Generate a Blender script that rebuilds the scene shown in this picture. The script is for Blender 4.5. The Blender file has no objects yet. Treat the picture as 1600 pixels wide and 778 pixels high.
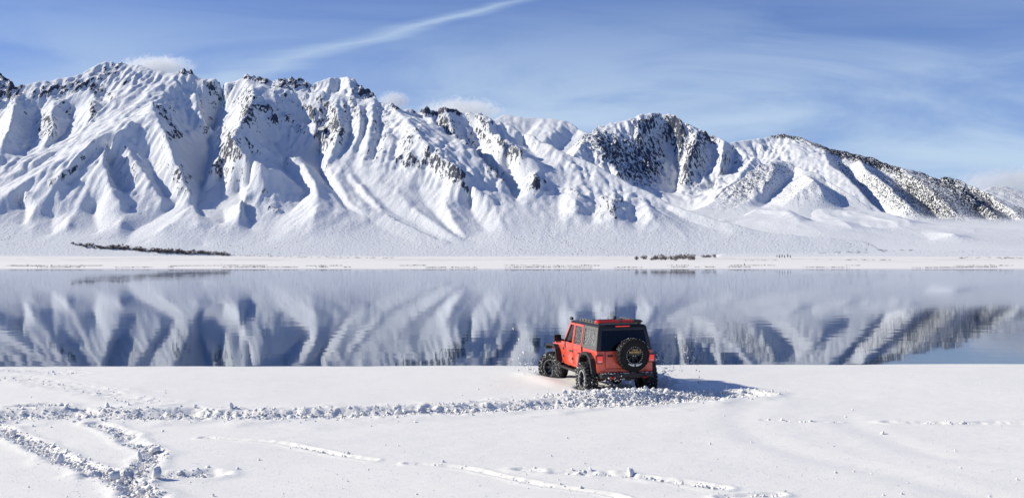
import bpy, bmesh, math, random
import numpy as np
from mathutils import Vector, Matrix

R = math.radians
sc = bpy.context.scene
col = sc.collection
rng = np.random.default_rng(7)
random.seed(7)

# ------------------------------------------------------------------ camera
F = 1600.0            # focal length in photo pixels (photo 1600 x 778)
CAMZ = 3.4
PITCH = math.atan(21 / F)
cam_d = bpy.data.cameras.new('camera')
cam_d.sensor_width = 36.0
cam_d.lens = 36.0
cam_d.clip_start = 0.1
cam_d.clip_end = 60000
cam = bpy.data.objects.new('camera', cam_d)
cam.location = (0, 0, CAMZ)
cam.rotation_euler = (R(90) + PITCH, 0, 0)
col.objects.link(cam)
sc.camera = cam

# ------------------------------------------------------------------ world, sun, exposure
SUN_EL, SUN_AZ = R(30), R(-80)      # azimuth measured clockwise from +Y (view direction); the sun stands at the left
sdir = Vector((math.sin(SUN_AZ) * math.cos(SUN_EL), math.cos(SUN_AZ) * math.cos(SUN_EL), math.sin(SUN_EL)))
sun_d = bpy.data.lights.new('sun', 'SUN')
sun_d.energy = 4.8
sun_d.angle = R(0.5)
sun_d.color = (1.0, 0.925, 0.77)
sun = bpy.data.objects.new('sun', sun_d)
sun.rotation_euler = sdir.to_track_quat('Z', 'Y').to_euler()
col.objects.link(sun)

w = bpy.data.worlds.new('World')
sc.world = w
w.use_nodes = True


class NT:
    """tiny node-tree helper"""
    def __init__(s, tree):
        s.t = tree
        s.t.nodes.clear()

    def n(s, typ, props=None, **ins):
        nd = s.t.nodes.new(typ)
        for k, v in (props or {}).items():
            setattr(nd, k, v)
        for k, v in ins.items():
            key = int(k[1:]) if k[0] == '_' and k[1:].isdigit() else k.replace('_', ' ')
            sock = nd.inputs[key]
            if isinstance(v, bpy.types.NodeSocket):
                s.t.links.new(v, sock)
            else:
                sock.default_value = v
        return nd

    def math(s, op, a, b=0.0, c=0.0, clamp=False):
        nd = s.n('ShaderNodeMath', {'operation': op, 'use_clamp': clamp}, _0=a, _1=b, _2=c)
        return nd.outputs[0]

    def noise(s, vec, scale, detail=2, rough=0.5, dist=0.0, typ='FBM'):
        return s.n('ShaderNodeTexNoise', {'noise_type': typ}, Vector=vec, Scale=scale, Detail=detail,
                   Roughness=rough, Distortion=dist).outputs['Fac']

    def mapping(s, vec, scale=(1, 1, 1), rot=(0, 0, 0), loc=(0, 0, 0)):
        return s.n('ShaderNodeMapping', None, Vector=vec, Scale=scale, Rotation=rot, Location=loc).outputs[0]

    def ramp(s, fac, stops, interp='LINEAR'):
        nd = s.n('ShaderNodeValToRGB', None, Fac=fac)
        cr = nd.color_ramp
        cr.interpolation = interp
        while len(cr.elements) < len(stops):
            cr.elements.new(0.5)
        for e, (p, c) in zip(cr.elements, stops):
            e.position = p
            e.color = c if len(c) == 4 else (*c, 1)
        return nd.outputs[0]

    def smooth(s, v, a, b, lo=0.0, hi=1.0):
        return s.n('ShaderNodeMapRange', {'interpolation_type': 'SMOOTHSTEP'}, Value=v, From_Min=a, From_Max=b,
                   To_Min=lo, To_Max=hi).outputs[0]

    def mix(s, fac, a, b, blend='MIX'):
        nd = s.n('ShaderNodeMix', {'data_type': 'RGBA', 'blend_type': blend})
        for k, v in (('Factor', fac), ('A', a), ('B', b)):
            sock = [i for i in nd.inputs if i.name == k and (i.type == 'VALUE' if k == 'Factor' else i.type == 'RGBA')][0]
            if isinstance(v, bpy.types.NodeSocket):
                s.t.links.new(v, sock)
            else:
                sock.default_value = v
        return [o for o in nd.outputs if o.type == 'RGBA'][0]

    def link(s, a, b):
        s.t.links.new(a, b)


wt = NT(w.node_tree)
sky = wt.n('ShaderNodeTexSky', {'sky_type': 'NISHITA', 'sun_disc': False, 'sun_elevation': SUN_EL,
                                'sun_rotation': SUN_AZ, 'altitude': 2100.0, 'air_density': 1.0,
                                'dust_density': 0.15, 'ozone_density': 3.0})
tc = wt.n('ShaderNodeTexCoord').outputs['Generated']
sep = wt.n('ShaderNodeSeparateXYZ', None, Vector=tc)
zc = wt.math('MAXIMUM', sep.outputs[2], 0.0)
den = wt.math('ADD', zc, 0.10)
px = wt.math('DIVIDE', sep.outputs[0], den)
py = wt.math('DIVIDE', sep.outputs[1], den)
pl = wt.n('ShaderNodeCombineXYZ', None, X=px, Y=py, Z=0.0).outputs[0]
# high thin cirrus: two layers of stretched noise on a plane overhead
m1 = wt.mapping(pl, (0.35, 1.5, 1), (0, 0, R(14)), (3.1, 0.4, 0))
c1 = wt.noise(m1, 1.1, 7, 0.62, 0.5)
m2 = wt.mapping(pl, (0.16, 0.55, 1), (0, 0, R(-8)), (0.7, 4.2, 0))
c2 = wt.noise(m2, 1.2, 4, 0.55, 0.3)
veil = wt.math('MULTIPLY', wt.smooth(c1, 0.36, 0.78), wt.smooth(c2, 0.34, 0.62), clamp=True)
# an old contrail drifting across
cx = wt.math('SUBTRACT', py, wt.math('MULTIPLY_ADD', px, -0.694, 2.81))
cw = wt.math('ADD', cx, wt.math('MULTIPLY', wt.math('SUBTRACT', c1, 0.5), 0.34))
trail = wt.math('MULTIPLY', wt.smooth(wt.math('ABSOLUTE', cw), wt.smooth(px, 0.1, -1.0, 0.05, 0.15), 0.0), wt.smooth(px, 0.35, -0.15), clamp=True)
trail = wt.math('MULTIPLY', trail, wt.smooth(px, -1.7, -0.9))
m3 = wt.mapping(pl, (0.10, 0.30, 1), (0, 0, R(5)), (2.2, 1.3, 0))
c3 = wt.math('MULTIPLY', wt.smooth(wt.noise(m3, 1.0, 5, 0.55, 0.4), 0.30, 0.62), wt.smooth(c1, 0.22, 0.62, 0.45, 1.0))
cloud = wt.math('MAXIMUM', wt.math('MULTIPLY', veil, 0.4), wt.math('MULTIPLY', trail, 0.48))
cloud = wt.math('MAXIMUM', cloud, wt.math('MULTIPLY', c3, 0.42), clamp=True)
cloud = wt.math('MULTIPLY', cloud, wt.smooth(zc, 0.75, 0.28, 0.25, 1.0))
m4 = wt.mapping(tc, (1.5, 1.5, 8.0), (R(3), R(4), 0), (0.3, 0, 0))
c4 = wt.noise(m4, 1.5, 6, 0.55, 1.0)
band = wt.math('MULTIPLY', wt.smooth(zc, 0.33, 0.10), wt.smooth(c4, 0.30, 0.60, 0.5, 1.0))
cloud = wt.math('MAXIMUM', cloud, band, clamp=True)
cloud = wt.math('MULTIPLY_ADD', trail, 0.27, cloud, clamp=True)
tint = wt.mix(1.0, sky.outputs[0], (0.19, 0.73, 1.72, 1), 'MULTIPLY')
skyc = wt.mix(cloud, tint, (8.2, 10.6, 13.6, 1))
bg = wt.n('ShaderNodeBackground', None, Color=skyc, Strength=0.054)
wo = wt.n('ShaderNodeOutputWorld')
wt.link(bg.outputs[0], wo.inputs[0])

sc.view_settings.view_transform = 'Standard'
sc.view_settings.look = 'None'
sc.view_settings.exposure = 0.20
sc.view_settings.gamma = 1.0
sc.view_settings.use_curve_mapping = False
sc.render.engine = 'CYCLES'
sc.cycles.use_denoising = True
sc.cycles.max_bounces = 8
sc.cycles.diffuse_bounces = 1
sc.cycles.volume_step_rate = 1.0
sc.cycles.volume_max_steps = 256


# ------------------------------------------------------------------ generic helpers
def tag(o, label=None, cat=None, group=None, kind=None):
    if label: o['label'] = label
    if cat: o['category'] = cat
    if group: o['group'] = group
    if kind: o['kind'] = kind
    return o


def pix_dir(u, v):
    """unit-depth direction (x, 1, z) through a photo pixel"""
    u = np.asarray(u, float); v = np.asarray(v, float)
    cp, sp = math.cos(PITCH), math.sin(PITCH)
    X = u - 800; Y = F * cp - (389 - v) * sp; Z = F * sp + (389 - v) * cp
    return X / Y, Z / Y


def at(u, v, y):
    tx, tz = pix_dir(u, v)
    return tx * y, y, CAMZ + tz * y


def on_snow(u, v, z=0.0):
    tx, tz = pix_dir(u, v)
    y = (z - CAMZ) / tz
    return tx * y, y


def _hash(ix, iy, seed):
    h = (ix.astype(np.int64) * 374761393 + iy.astype(np.int64) * 668265263 + seed * 1442695041) & 0xFFFFFFFF
    h = ((h ^ (h >> 13)) * 1274126177) & 0xFFFFFFFF
    h = ((h ^ (h >> 16)) * 2246822519) & 0xFFFFFFFF
    return ((h ^ (h >> 15)) & 0xFFFFFF) / float(0x1000000)


def perlin(x, y, seed=0):
    ix = np.floor(x); iy = np.floor(y)
    fx = x - ix; fy = y - iy
    u = fx * fx * fx * (fx * (fx * 6 - 15) + 10); v = fy * fy * fy * (fy * (fy * 6 - 15) + 10)
    def g(a, b):
        t = _hash(ix + a, iy + b, seed) * 2 * np.pi
        return np.cos(t) * (fx - a) + np.sin(t) * (fy - b)
    n0 = g(0, 0) * (1 - u) + g(1, 0) * u
    n1 = g(0, 1) * (1 - u) + g(1, 1) * u
    return (n0 * (1 - v) + n1 * v) * 1.5


def fbm(x, y, oct=5, seed=0, gain=0.5, lac=2.03):
    s = np.zeros_like(x); a = 1.0
    for i in range(oct):
        s += a * perlin(x, y, seed + i * 17)
        x = x * lac + 13.7; y = y * lac + 7.1; a *= gain
    return s


def ridged(x, y, oct=5, seed=0, gain=0.5, lac=2.07):
    s = np.zeros_like(x); a = 1.0; wgt = 1.0
    for i in range(oct):
        n = 1 - np.abs(perlin(x, y, seed + i * 31))
        n = n * n * wgt
        wgt = np.clip(n * 1.6, 0, 1)
        s += a * n
        x = x * lac + 3.3; y = y * lac + 9.9; a *= gain
    return s


def mesh_np(name, verts, faces, mat=None, smooth=True, attrs=None):
    """fast mesh from numpy arrays; faces (n,3) or (n,4)"""
    me = bpy.data.meshes.new(name)
    verts = np.asarray(verts, np.float32); faces = np.asarray(faces, np.int32)
    k = faces.shape[1]
    me.vertices.add(len(verts)); me.vertices.foreach_set('co', verts.ravel())
    me.loops.add(faces.size); me.loops.foreach_set('vertex_index', faces.ravel())
    me.polygons.add(len(faces))
    me.polygons.foreach_set('loop_start', np.arange(0, faces.size, k, dtype=np.int32))
    me.polygons.foreach_set('loop_total', np.full(len(faces), k, np.int32))
    me.update(calc_edges=True)
    if smooth:
        me.polygons.foreach_set('use_smooth', np.ones(len(faces), bool))
    for an, arr in (attrs or {}).items():
        a = me.attributes.new(an, 'FLOAT', 'POINT')
        a.data.foreach_set('value', np.asarray(arr, np.float32).ravel())
    if mat: me.materials.append(mat)
    return me


def grid_faces(ny, nx):
    i = np.arange(ny * nx).reshape(ny, nx)
    return np.stack([i[:-1, :-1], i[:-1, 1:], i[1:, 1:], i[1:, :-1]], -1).reshape(-1, 4)


def link_obj(name, me, parent=None):
    o = bpy.data.objects.new(name, me)
    col.objects.link(o)
    if parent: o.parent = parent
    return o


def new_mat(name):
    m = bpy.data.materials.new(name)
    m.use_nodes = True
    return m, NT(m.node_tree)


def finish(nt, shader, disp=None):
    o = nt.n('ShaderNodeOutputMaterial')
    nt.link(shader, o.inputs['Surface'])


SNOW = (0.76, 0.785, 0.81, 1)

# ------------------------------------------------------------------ materials of the setting


def mat_mountain(name, rock_col, tree_mix, seed):
    m, t = new_mat(name)
    pos = t.n('ShaderNodeNewGeometry')
    P = pos.outputs['Position']; N = pos.outputs['Normal']
    nz = t.n('ShaderNodeSeparateXYZ', None, Vector=N).outputs[2]
    rock = t.n('ShaderNodeAttribute', {'attribute_name': 'rock'}).outputs['Fac']
    trees = t.n('ShaderNodeAttribute', {'attribute_name': 'trees'}).outputs['Fac']
    strat = t.mapping(P, (0.070, 0.020, 0.026), (R(8), R(-28), 0), (seed, 0, 0))
    n1 = t.noise(strat, 1.0, 6, 0.62, 0.8)
    n2 = t.noise(P, 0.11, 3, 0.6)
    v = t.math('ADD', t.math('MULTIPLY', n1, 1.15), t.math('MULTIPLY', n2, 0.28))
    v = t.math('ADD', v, t.math('MULTIPLY', t.math('SUBTRACT', 0.78, nz), 0.12))
    v = t.math('ADD', v, t.math('MULTIPLY', t.math('SUBTRACT', rock, 0.5), 0.42))
    rf = t.smooth(v, 0.80, 0.86)
    rf = t.math('MULTIPLY', rf, t.smooth(rock, 0.03, 0.22))
    vo = t.n('ShaderNodeTexVoronoi', {'feature': 'F1'}, Vector=P, Scale=0.085, Randomness=1.0)
    tr = t.math('ADD', vo.outputs['Distance'], t.math('MULTIPLY', t.math('SUBTRACT', n1, 0.5), 0.9))
    th = t.math('MULTIPLY', trees, 0.74)
    tf = t.smooth(t.math('SUBTRACT', tr, th), 0.05, -0.06)
    tf = t.math('MULTIPLY', tf, t.smooth(trees, 0.02, 0.15))
    rc = t.mix(t.noise(P, 0.03, 5, 0.65), rock_col, tuple(c * 2.1 for c in rock_col[:3]) + (1,))
    c = t.mix(rf, SNOW, rc)
    c = t.mix(tf, c, (0.015, 0.021, 0.034, 1))
    bn = t.math('ADD', t.noise(P, 0.09, 4, 0.65), t.math('MULTIPLY', rf, 0.35))
    bmp = t.n('ShaderNodeBump', None, Strength=0.8, Distance=5.0, Height=bn)
    b = t.n('ShaderNodeBsdfPrincipled', None, Base_Color=c, Roughness=0.75, Specular_IOR_Level=0.2, Normal=bmp.outputs[0])
    finish(t, b.outputs[0])
    return m


M_front = mat_mountain('snow_and_rock_front', (0.034, 0.041, 0.062, 1), 0, 1.0)
M_mid = mat_mountain('snow_and_rock_middle', (0.032, 0.040, 0.062, 1), 0, 7.0)
M_right = mat_mountain('snow_and_forest_right', (0.05, 0.05, 0.055, 1), 1, 3.0)


def mat_snow_ground():
    m, t = new_mat('snow_field')
    P = t.n('ShaderNodeNewGeometry').outputs['Position']
    n1 = t.noise(P, 40.0, 3, 0.6)
    n2 = t.noise(t.mapping(P, (1.2, 3.2, 1), (0, 0, R(10))), 1.6, 4, 0.55)
    big = t.noise(P, 0.12, 3, 0.5)
    c = t.mix(t.smooth(big, 0.35, 0.65), (0.86, 0.855, 0.815, 1), (0.90, 0.89, 0.84, 1))
    h = t.math('ADD', t.math('MULTIPLY', n1, 0.010), t.math('MULTIPLY', n2, 0.03))
    bmp = t.n('ShaderNodeBump', None, Strength=0.6, Distance=1.0, Height=h)
    # ice crystals: tiny cells that now and then catch the sun
    vo = t.n('ShaderNodeTexVoronoi', {'feature': 'F1'}, Vector=P, Scale=24.0)
    cs = t.n('ShaderNodeSeparateColor', None, Color=vo.outputs['Color'])
    pick = t.math('MULTIPLY', t.math('GREATER_THAN', cs.outputs[0], 0.90), t.math('LESS_THAN', vo.outputs['Distance'], 0.30))
    rn = t.n('ShaderNodeVectorMath', {'operation': 'SUBTRACT'}, _0=vo.outputs['Color'], _1=(0.5, 0.5, 0.5))
    rn = t.n('ShaderNodeVectorMath', {'operation': 'SCALE'}, _0=rn.outputs[0], Scale=1.3)
    rn = t.n('ShaderNodeVectorMath', {'operation': 'ADD'}, _0=rn.outputs[0], _1=bmp.outputs[0])
    rn = t.n('ShaderNodeVectorMath', {'operation': 'NORMALIZE'}, _0=rn.outputs[0])
    gl = t.n('ShaderNodeBsdfGlossy', None, Color=(1, 1, 1, 1), Roughness=0.45, Normal=rn.outputs[0])
    b = t.n('ShaderNodeBsdfPrincipled', None, Base_Color=c, Roughness=0.6, Specular_IOR_Level=0.25, Normal=bmp.outputs[0])
    mx = t.n('ShaderNodeMixShader', None, _0=t.math('MULTIPLY', pick, 0.8), _1=b.outputs[0], _2=gl.outputs[0])
    finish(t, mx.outputs[0])
    return m


M_snow = mat_snow_ground()


def mat_clod():
    m, t = new_mat('broken_snow')
    P = t.n('ShaderNodeNewGeometry').outputs['Position']
    n1 = t.noise(P, 22.0, 5, 0.65)
    dirt = t.noise(P, 0.9, 4, 0.6)
    c = t.mix(t.smooth(dirt, 0.70, 0.78), (0.86, 0.86, 0.855, 1), (0.42, 0.39, 0.36, 1))
    bmp = t.n('ShaderNodeBump', None, Strength=0.7, Distance=0.03, Height=n1)
    b = t.n('ShaderNodeBsdfPrincipled', None, Base_Color=c, Roughness=0.65, Specular_IOR_Level=0.2, Normal=bmp.outputs[0])
    finish(t, b.outputs[0])
    return m


M_clod = mat_clod()


def mat_plain():
    m, t = new_mat('snow_plain')
    P = t.n('ShaderNodeNewGeometry').outputs['Position']
    y = t.n('ShaderNodeSeparateXYZ', None, Vector=P).outputs[1]
    st = t.noise(t.mapping(P, (0.004, 0.06, 0.0)), 1.0, 5, 0.62)
    br = t.noise(t.mapping(P, (0.02, 0.12, 0.0)), 1.0, 4, 0.6)
    near = t.smooth(y, 900.0, 640.0)
    f = t.math('MULTIPLY', t.smooth(t.math('ADD', st, t.math('MULTIPLY', br, 0.35)), 0.735, 0.80), t.smooth(y, 2600, 1400, 0.25, 1.0))
    f = t.math('MULTIPLY', f, t.smooth(y, 900.0, 1500.0))
    c = t.mix(f, (0.87, 0.86, 0.82, 1), (0.13, 0.105, 0.085, 1))
    bmp = t.n('ShaderNodeBump', None, Strength=0.5, Distance=0.6, Height=t.noise(P, 0.05, 5, 0.6))
    b = t.n('ShaderNodeBsdfPrincipled', None, Base_Color=c, Roughness=0.75, Specular_IOR_Level=0.2, Normal=bmp.outputs[0])
    finish(t, b.outputs[0])
    return m


M_plain = mat_plain()


def mat_water():
    m, t = new_mat('lake_water')
    P = t.n('ShaderNodeNewGeometry').outputs['Position']
    n1 = t.noise(t.mapping(P, (0.30, 2.6, 1)), 1.0, 3, 0.6)
    n2 = t.noise(t.mapping(P, (0.03, 0.16, 1)), 1.0, 3, 0.5)
    calm = t.smooth(t.noise(t.mapping(P, (0.004, 0.03, 1)), 1.0, 3, 0.5), 0.35, 0.65, 0.35, 1.0)
    n3 = t.noise(t.mapping(P, (0.40, 0.62, 1)), 1.0, 1, 0.45)
    h = t.math('ADD', t.math('MULTIPLY', t.math('MULTIPLY', t.math('MULTIPLY_ADD', n3, 4.6, t.math('MULTIPLY', n1, 0.3)), calm), 0.0011), t.math('MULTIPLY', n2, 0.0016))
    bmp = t.n('ShaderNodeBump', None, Strength=1.0, Distance=1.0, Height=h)
    rgh = t.math('MULTIPLY_ADD', calm, 0.02, 0.02)
    fr = t.n('ShaderNodeFresnel', None, IOR=1.28, Normal=bmp.outputs[0]).outputs[0]
    gl = t.n('ShaderNodeBsdfGlossy', None, Color=(0.80, 0.84, 0.91, 1), Roughness=rgh, Normal=bmp.outputs[0])
    df = t.n('ShaderNodeBsdfDiffuse', None, Color=(0.012, 0.032, 0.075, 1))
    mx = t.n('ShaderNodeMixShader', None, _0=fr, _1=df.outputs[0], _2=gl.outputs[0])
    finish(t, mx.outputs[0])
    return m


M_water = mat_water()


# ------------------------------------------------------------------ terrain from ridges and gullies
class Profile:
    """mean mountainside: fan at the foot, steepening upwards"""
    def __init__(s, y0, v0, a, b, s1, s2, smax=6000, drop=0.03):
        s.drop = drop
        s.y0 = y0
        s.z0 = CAMZ + pix_dir(0, v0)[1] * y0
        d = np.arange(0, smax, 5.0)
        sl = np.interp(d, [0, s1, s2], [a, a, b])
        s.d = d; s.z = s.z0 + np.concatenate([[0], np.cumsum(sl[:-1] * 5.0)])
        s.t = (s.z - CAMZ) / (s.d + y0)
        s.t = np.maximum.accumulate(s.t + np.arange(len(d)) * 1e-9)

    def B(s, y):
        return np.where(y < s.y0, s.z0 - (s.y0 - y) * s.drop, np.interp(y - s.y0, s.d, s.z))

    def depth(s, v):
        return s.y0 + np.interp(pix_dir(0, v)[1], s.t, s.d)


def densify(pts, n=24):
    pts = np.asarray(pts, float)
    out = []
    P = np.vstack([2 * pts[0] - pts[1], pts, 2 * pts[-1] - pts[-2]])
    for i in range(1, len(P) - 2):
        p0, p1, p2, p3 = P[i - 1:i + 3]
        for k in range(n):
            t = k / n
            out.append(0.5 * (2 * p1 + (p2 - p0) * t + (2 * p0 - 5 * p1 + 4 * p2 - p3) * t * t + (3 * p1 - p0 - 3 * p2 + p3) * t ** 3))
    out.append(pts[-1])
    return np.array(out)


def solve(nx, ny, x0, y0, dx, dy, C):
    """membrane through the constraint points C (x, y, r), coarse to fine"""
    lv = 6
    cur = None
    for L in range(lv, -1, -1):
        f = 2 ** L
        mx, my = (nx - 1) // f + 2, (ny - 1) // f + 2
        ix = np.clip(np.round((C[:, 0] - x0) / (dx * f)).astype(int), 0, mx - 1)
        iy = np.clip(np.round((C[:, 1] - y0) / (dy * f)).astype(int), 0, my - 1)
        s = np.zeros((my, mx)); c = np.zeros((my, mx))
        np.add.at(s, (iy, ix), C[:, 2]); np.add.at(c, (iy, ix), 1)
        mk = c > 0
        val = np.where(mk, s / np.maximum(c, 1), 0)
        if cur is None:
            cur = np.full((my, mx), C[:, 2].mean())
        else:
            yy = np.arange(my) / 2.0; xx = np.arange(mx) / 2.0
            y_i = np.minimum(yy.astype(int), cur.shape[0] - 2); x_i = np.minimum(xx.astype(int), cur.shape[1] - 2)
            fy = np.clip(yy - y_i, 0, 1)[:, None]; fx = np.clip(xx - x_i, 0, 1)[None]
            a = cur[y_i][:, x_i]; b = cur[y_i][:, x_i + 1]; d = cur[y_i + 1][:, x_i]; e = cur[y_i + 1][:, x_i + 1]
            cur = a * (1 - fy) * (1 - fx) + b * (1 - fy) * fx + d * fy * (1 - fx) + e * fy * fx
        its = {0: 25, 1: 60, 2: 120}.get(L, 400)
        wx = 1 / dx ** 2; wy = 1 / dy ** 2; W = 2 * (wx + wy)
        for _ in range(its):
            p = np.pad(cur, 1, mode='edge')
            cur = (wx * (p[1:-1, :-2] + p[1:-1, 2:]) + wy * (p[:-2, 1:-1] + p[2:, 1:-1])) / W
            cur[mk] = val[mk]
    return cur[:ny, :nx]


def blur(a, n):
    for _ in range(n):
        p = np.pad(a, 1, mode='edge')
        a = (p[:-2, 1:-1] + p[2:, 1:-1] + p[1:-1, :-2] + p[1:-1, 2:] + 4 * a) / 8
    return a


def erode(H, cell, seed, dens=0.6, batches=10, steps=40, er=0.10, dep=0.12, cap=3.0):
    """rain droplets running down the slope, cutting gullies and leaving fans"""
    rs = np.random.default_rng(seed)
    ny, nx = H.shape
    h = (H / cell).ravel().copy()
    n = int(nx * ny * dens / batches)
    for _b in range(batches):
        x = rs.uniform(1, nx - 3, n); y = rs.uniform(1, ny - 3, n)
        dxv = np.zeros(n); dyv = np.zeros(n); vel = np.ones(n); wat = np.ones(n); sed = np.zeros(n)
        for _s in range(steps):
            ix = x.astype(int); iy = y.astype(int); u = x - ix; v = y - iy
            k = iy * nx + ix
            a, b, c, d = h[k], h[k + 1], h[k + nx], h[k + nx + 1]
            gx = (b - a) * (1 - v) + (d - c) * v; gy = (c - a) * (1 - u) + (d - b) * u
            h0 = a * (1 - u) * (1 - v) + b * u * (1 - v) + c * (1 - u) * v + d * u * v
            dxv = dxv * 0.08 - gx * 0.92; dyv = dyv * 0.08 - gy * 0.92
            ln = np.hypot(dxv, dyv) + 1e-9
            dxv /= ln; dyv /= ln
            x2 = x + dxv; y2 = y + dyv
            ok = (x2 > 1) & (x2 < nx - 3) & (y2 > 1) & (y2 < ny - 3)
            if not ok.all():
                x, y, dxv, dyv, vel, wat, sed, x2, y2, u, v, k, h0 = [q[ok] for q in (x, y, dxv, dyv, vel, wat, sed, x2, y2, u, v, k, h0)]
            jx = x2.astype(int); jy = y2.astype(int); p = x2 - jx; q = y2 - jy; m = jy * nx + jx
            h1 = h[m] * (1 - p) * (1 - q) + h[m + 1] * p * (1 - q) + h[m + nx] * (1 - p) * q + h[m + nx + 1] * p * q
            dh = h1 - h0
            C = np.maximum(-dh, 0.01) * vel * wat * cap
            dp = np.where(dh > 0, np.minimum(dh, sed), np.where(sed > C, (sed - C) * dep, 0.0))
            ero = np.where((dh <= 0) & (sed <= C), np.minimum((C - sed) * er, -dh), 0.0)
            amt = dp - ero
            sed = sed - amt
            for off, wgt in ((0, (1 - u) * (1 - v)), (1, u * (1 - v)), (nx, (1 - u) * v), (nx + 1, u * v)):
                h += np.bincount(k + off, amt * wgt, minlength=nx * ny)
            vel = np.sqrt(np.maximum(vel * vel - dh * 4.0, 0.01)); vel = np.minimum(vel, 3.0)
            wat *= 0.985
            x, y = x2, y2
    return h.reshape(ny, nx) * cell


HF = []   # height fields for placing trees


def massif(name, mat, prof, crest, lines, ext, dx, dy, rugged, rock_blobs=(), tree_blobs=(), seed=0, soft=2,
           back=((500, -330), (1500, -900)), warp=28.0, base_rock=0.0, base_tree=0.0, spur=1.0, rel=1.0, scrub=0.0, ulim=None, erosion=0.0, fade=None, ero_amp=1.0):
    C = []
    def add(pts, off, dz=0.0):
        d = densify(pts)
        if isinstance(off, tuple):
            o = np.interp(np.linspace(0, 1, len(d)), np.linspace(0, 1, len(off)), off)
        else:
            o = np.full(len(d), float(off))
        y = prof.depth(d[:, 1]) + o * rel * (np.interp(d[:, 1], fade[0], fade[1]) if fade else 1.0)
        x, _, z = at(d[:, 0], d[:, 1], y)
        # subdivide in the plane so that every cell on the line is caught
        n = np.maximum(1, (np.hypot(np.diff(x), np.diff(y)) / min(dx, dy)).astype(int) + 1)
        X, Y, Z = [], [], []
        for i in range(len(n)):
            t = np.arange(n[i]) / n[i]
            X.append(x[i] + (x[i + 1] - x[i]) * t); Y.append(y[i] + (y[i + 1] - y[i]) * t); Z.append(z[i] + (z[i + 1] - z[i]) * t)
        return np.concatenate(X), np.concatenate(Y), np.concatenate(Z)
    cx_, cy_, cz_ = add(crest[0], crest[1])
    for (bx, bz) in ((0, 0),) + tuple(back):
        k = (cy_ + bx) / cy_
        C.append(np.stack([cx_ * k, cy_ + bx, cz_ + bz], 1))
    for pts, off in lines:
        x, y, z = add(pts, off)
        C.append(np.stack([x, y, z], 1))
    x0, x1, yA, yB = ext
    nx = int((x1 - x0) / dx) + 1; ny = int((yB - yA) / dy) + 1
    xs = x0 + np.arange(nx) * dx; ys = yA + np.arange(ny) * dy
    xx = np.arange(x0, x1, dx * 0.8)
    C.append(np.stack([xx, np.full_like(xx, yA), prof.B(np.full_like(xx, yA))], 1))
    C = np.concatenate(C)
    ok = (C[:, 0] > x0) & (C[:, 0] < x1) & (C[:, 1] >= yA) & (C[:, 1] < yB)
    C = C[ok]
    C[:, 2] -= prof.B(C[:, 1])
    r = solve(nx, ny, x0, yA, dx, dy, C)
    r = blur(r, soft)
    X, Y = np.meshgrid(xs, ys)
    # warp so that no ridge runs ruler-straight
    WX = (fbm(X / 260, Y / 260, 3, seed + 5)) * warp; WY = (fbm(X / 260 + 9, Y / 260 + 4, 3, seed + 6)) * warp
    gx = np.clip((X + WX - x0) / dx, 0, nx - 1.001); gy = np.clip((Y + WY - yA) / dy, 0, ny - 1.001)
    i0 = gx.astype(int); j0 = gy.astype(int); fx = gx - i0; fy = gy - j0
    r = r[j0, i0] * (1 - fx) * (1 - fy) + r[j0, i0 + 1] * fx * (1 - fy) + r[j0 + 1, i0] * (1 - fx) * fy + r[j0 + 1, i0 + 1] * fx * fy
    H = prof.B(Y) + r
    # angular position of every vertex as seen from the survey point, for placing crags and woods
    U = 800 + X / Y * F; V = 410 - (H - CAMZ) / Y * F
    def blobs(bl, base):
        a = np.full(X.shape, float(base))
        for (u, v, ru, rv, s, *ang) in bl:
            th = R(ang[0]) if ang else 0.0
            du = (U - u) * math.cos(th) + (V - v) * math.sin(th); dv = -(U - u) * math.sin(th) + (V - v) * math.cos(th)
            g = np.exp(-((du / ru) ** 2 + (dv / rv) ** 2) ** 1.5 * 0.7)
            a = np.maximum(a, s * g) if s > 0 else a * (1 + s * g)
        return a
    rock = blobs(rock_blobs, base_rock); trees = blobs(tree_blobs, base_tree)
    trees = trees * np.clip((H - prof.z0) / 90, 0, 1)
    trees = np.maximum(trees, scrub * np.clip(1.15 - (H - prof.z0) / 420, 0, 1) * (0.75 + 0.5 * fbm(X / 350, Y / 500, 3, seed + 9)))
    hrel = np.clip((H - prof.z0) / 900, 0, 1)
    rise = np.clip((H - prof.z0) / 260, 0, 1)
    rug = np.clip(0.10 + 0.35 * hrel + 0.9 * rock, 0, 1.2) * rise
    sp = (ridged(X / (230 * spur) + fbm(X / 500, Y / 500, 3, seed + 3) * 0.5, Y / (900 * spur), 3, seed + 1, 0.5) - 0.75)
    H = H + sp * rugged[0] * np.clip(0.25 + rug, 0, 1) * rise
    if erosion:
        E = erode(blur(H, 2), (dx + dy) / 2, seed + 77, erosion)
        D = E - H
        D = blur(np.clip(D, -40, 25), 3)
        pw = np.clip(0.75 + 0.8 * fbm(X / 480, Y / 620, 3, seed + 12), 0.22, 1)
        H = H + ero_amp * D * np.clip(rise * 1.2, 0.15, 1) * np.clip(0.10 + 1.35 * hrel, 0, 1.0) * pw
    H = H + (ridged(X / 125, Y / 210, 5, seed + 2, 0.55) - 0.8) * rugged[1] * rug
    H = H + (ridged(X / 62, Y / 95, 4, seed + 4, 0.55) - 0.8) * rugged[1] * 2.0 * np.clip(rock, 0, 1) * rise
    H = H + fbm(X / 60, Y / 70, 4, seed + 8, 0.6) * rugged[2] * (0.25 + rug) * rise
    if ulim:
        t = np.clip((U - ulim[0]) / (ulim[1] - ulim[0]), 0, 1)
        H = H - ulim[2] * (1 - t * t * (3 - 2 * t))
    gyv, gxv = np.gradient(H, dy, dx)
    slope = np.hypot(gxv, gyv)
    cv = H - blur(H, 14)
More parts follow.
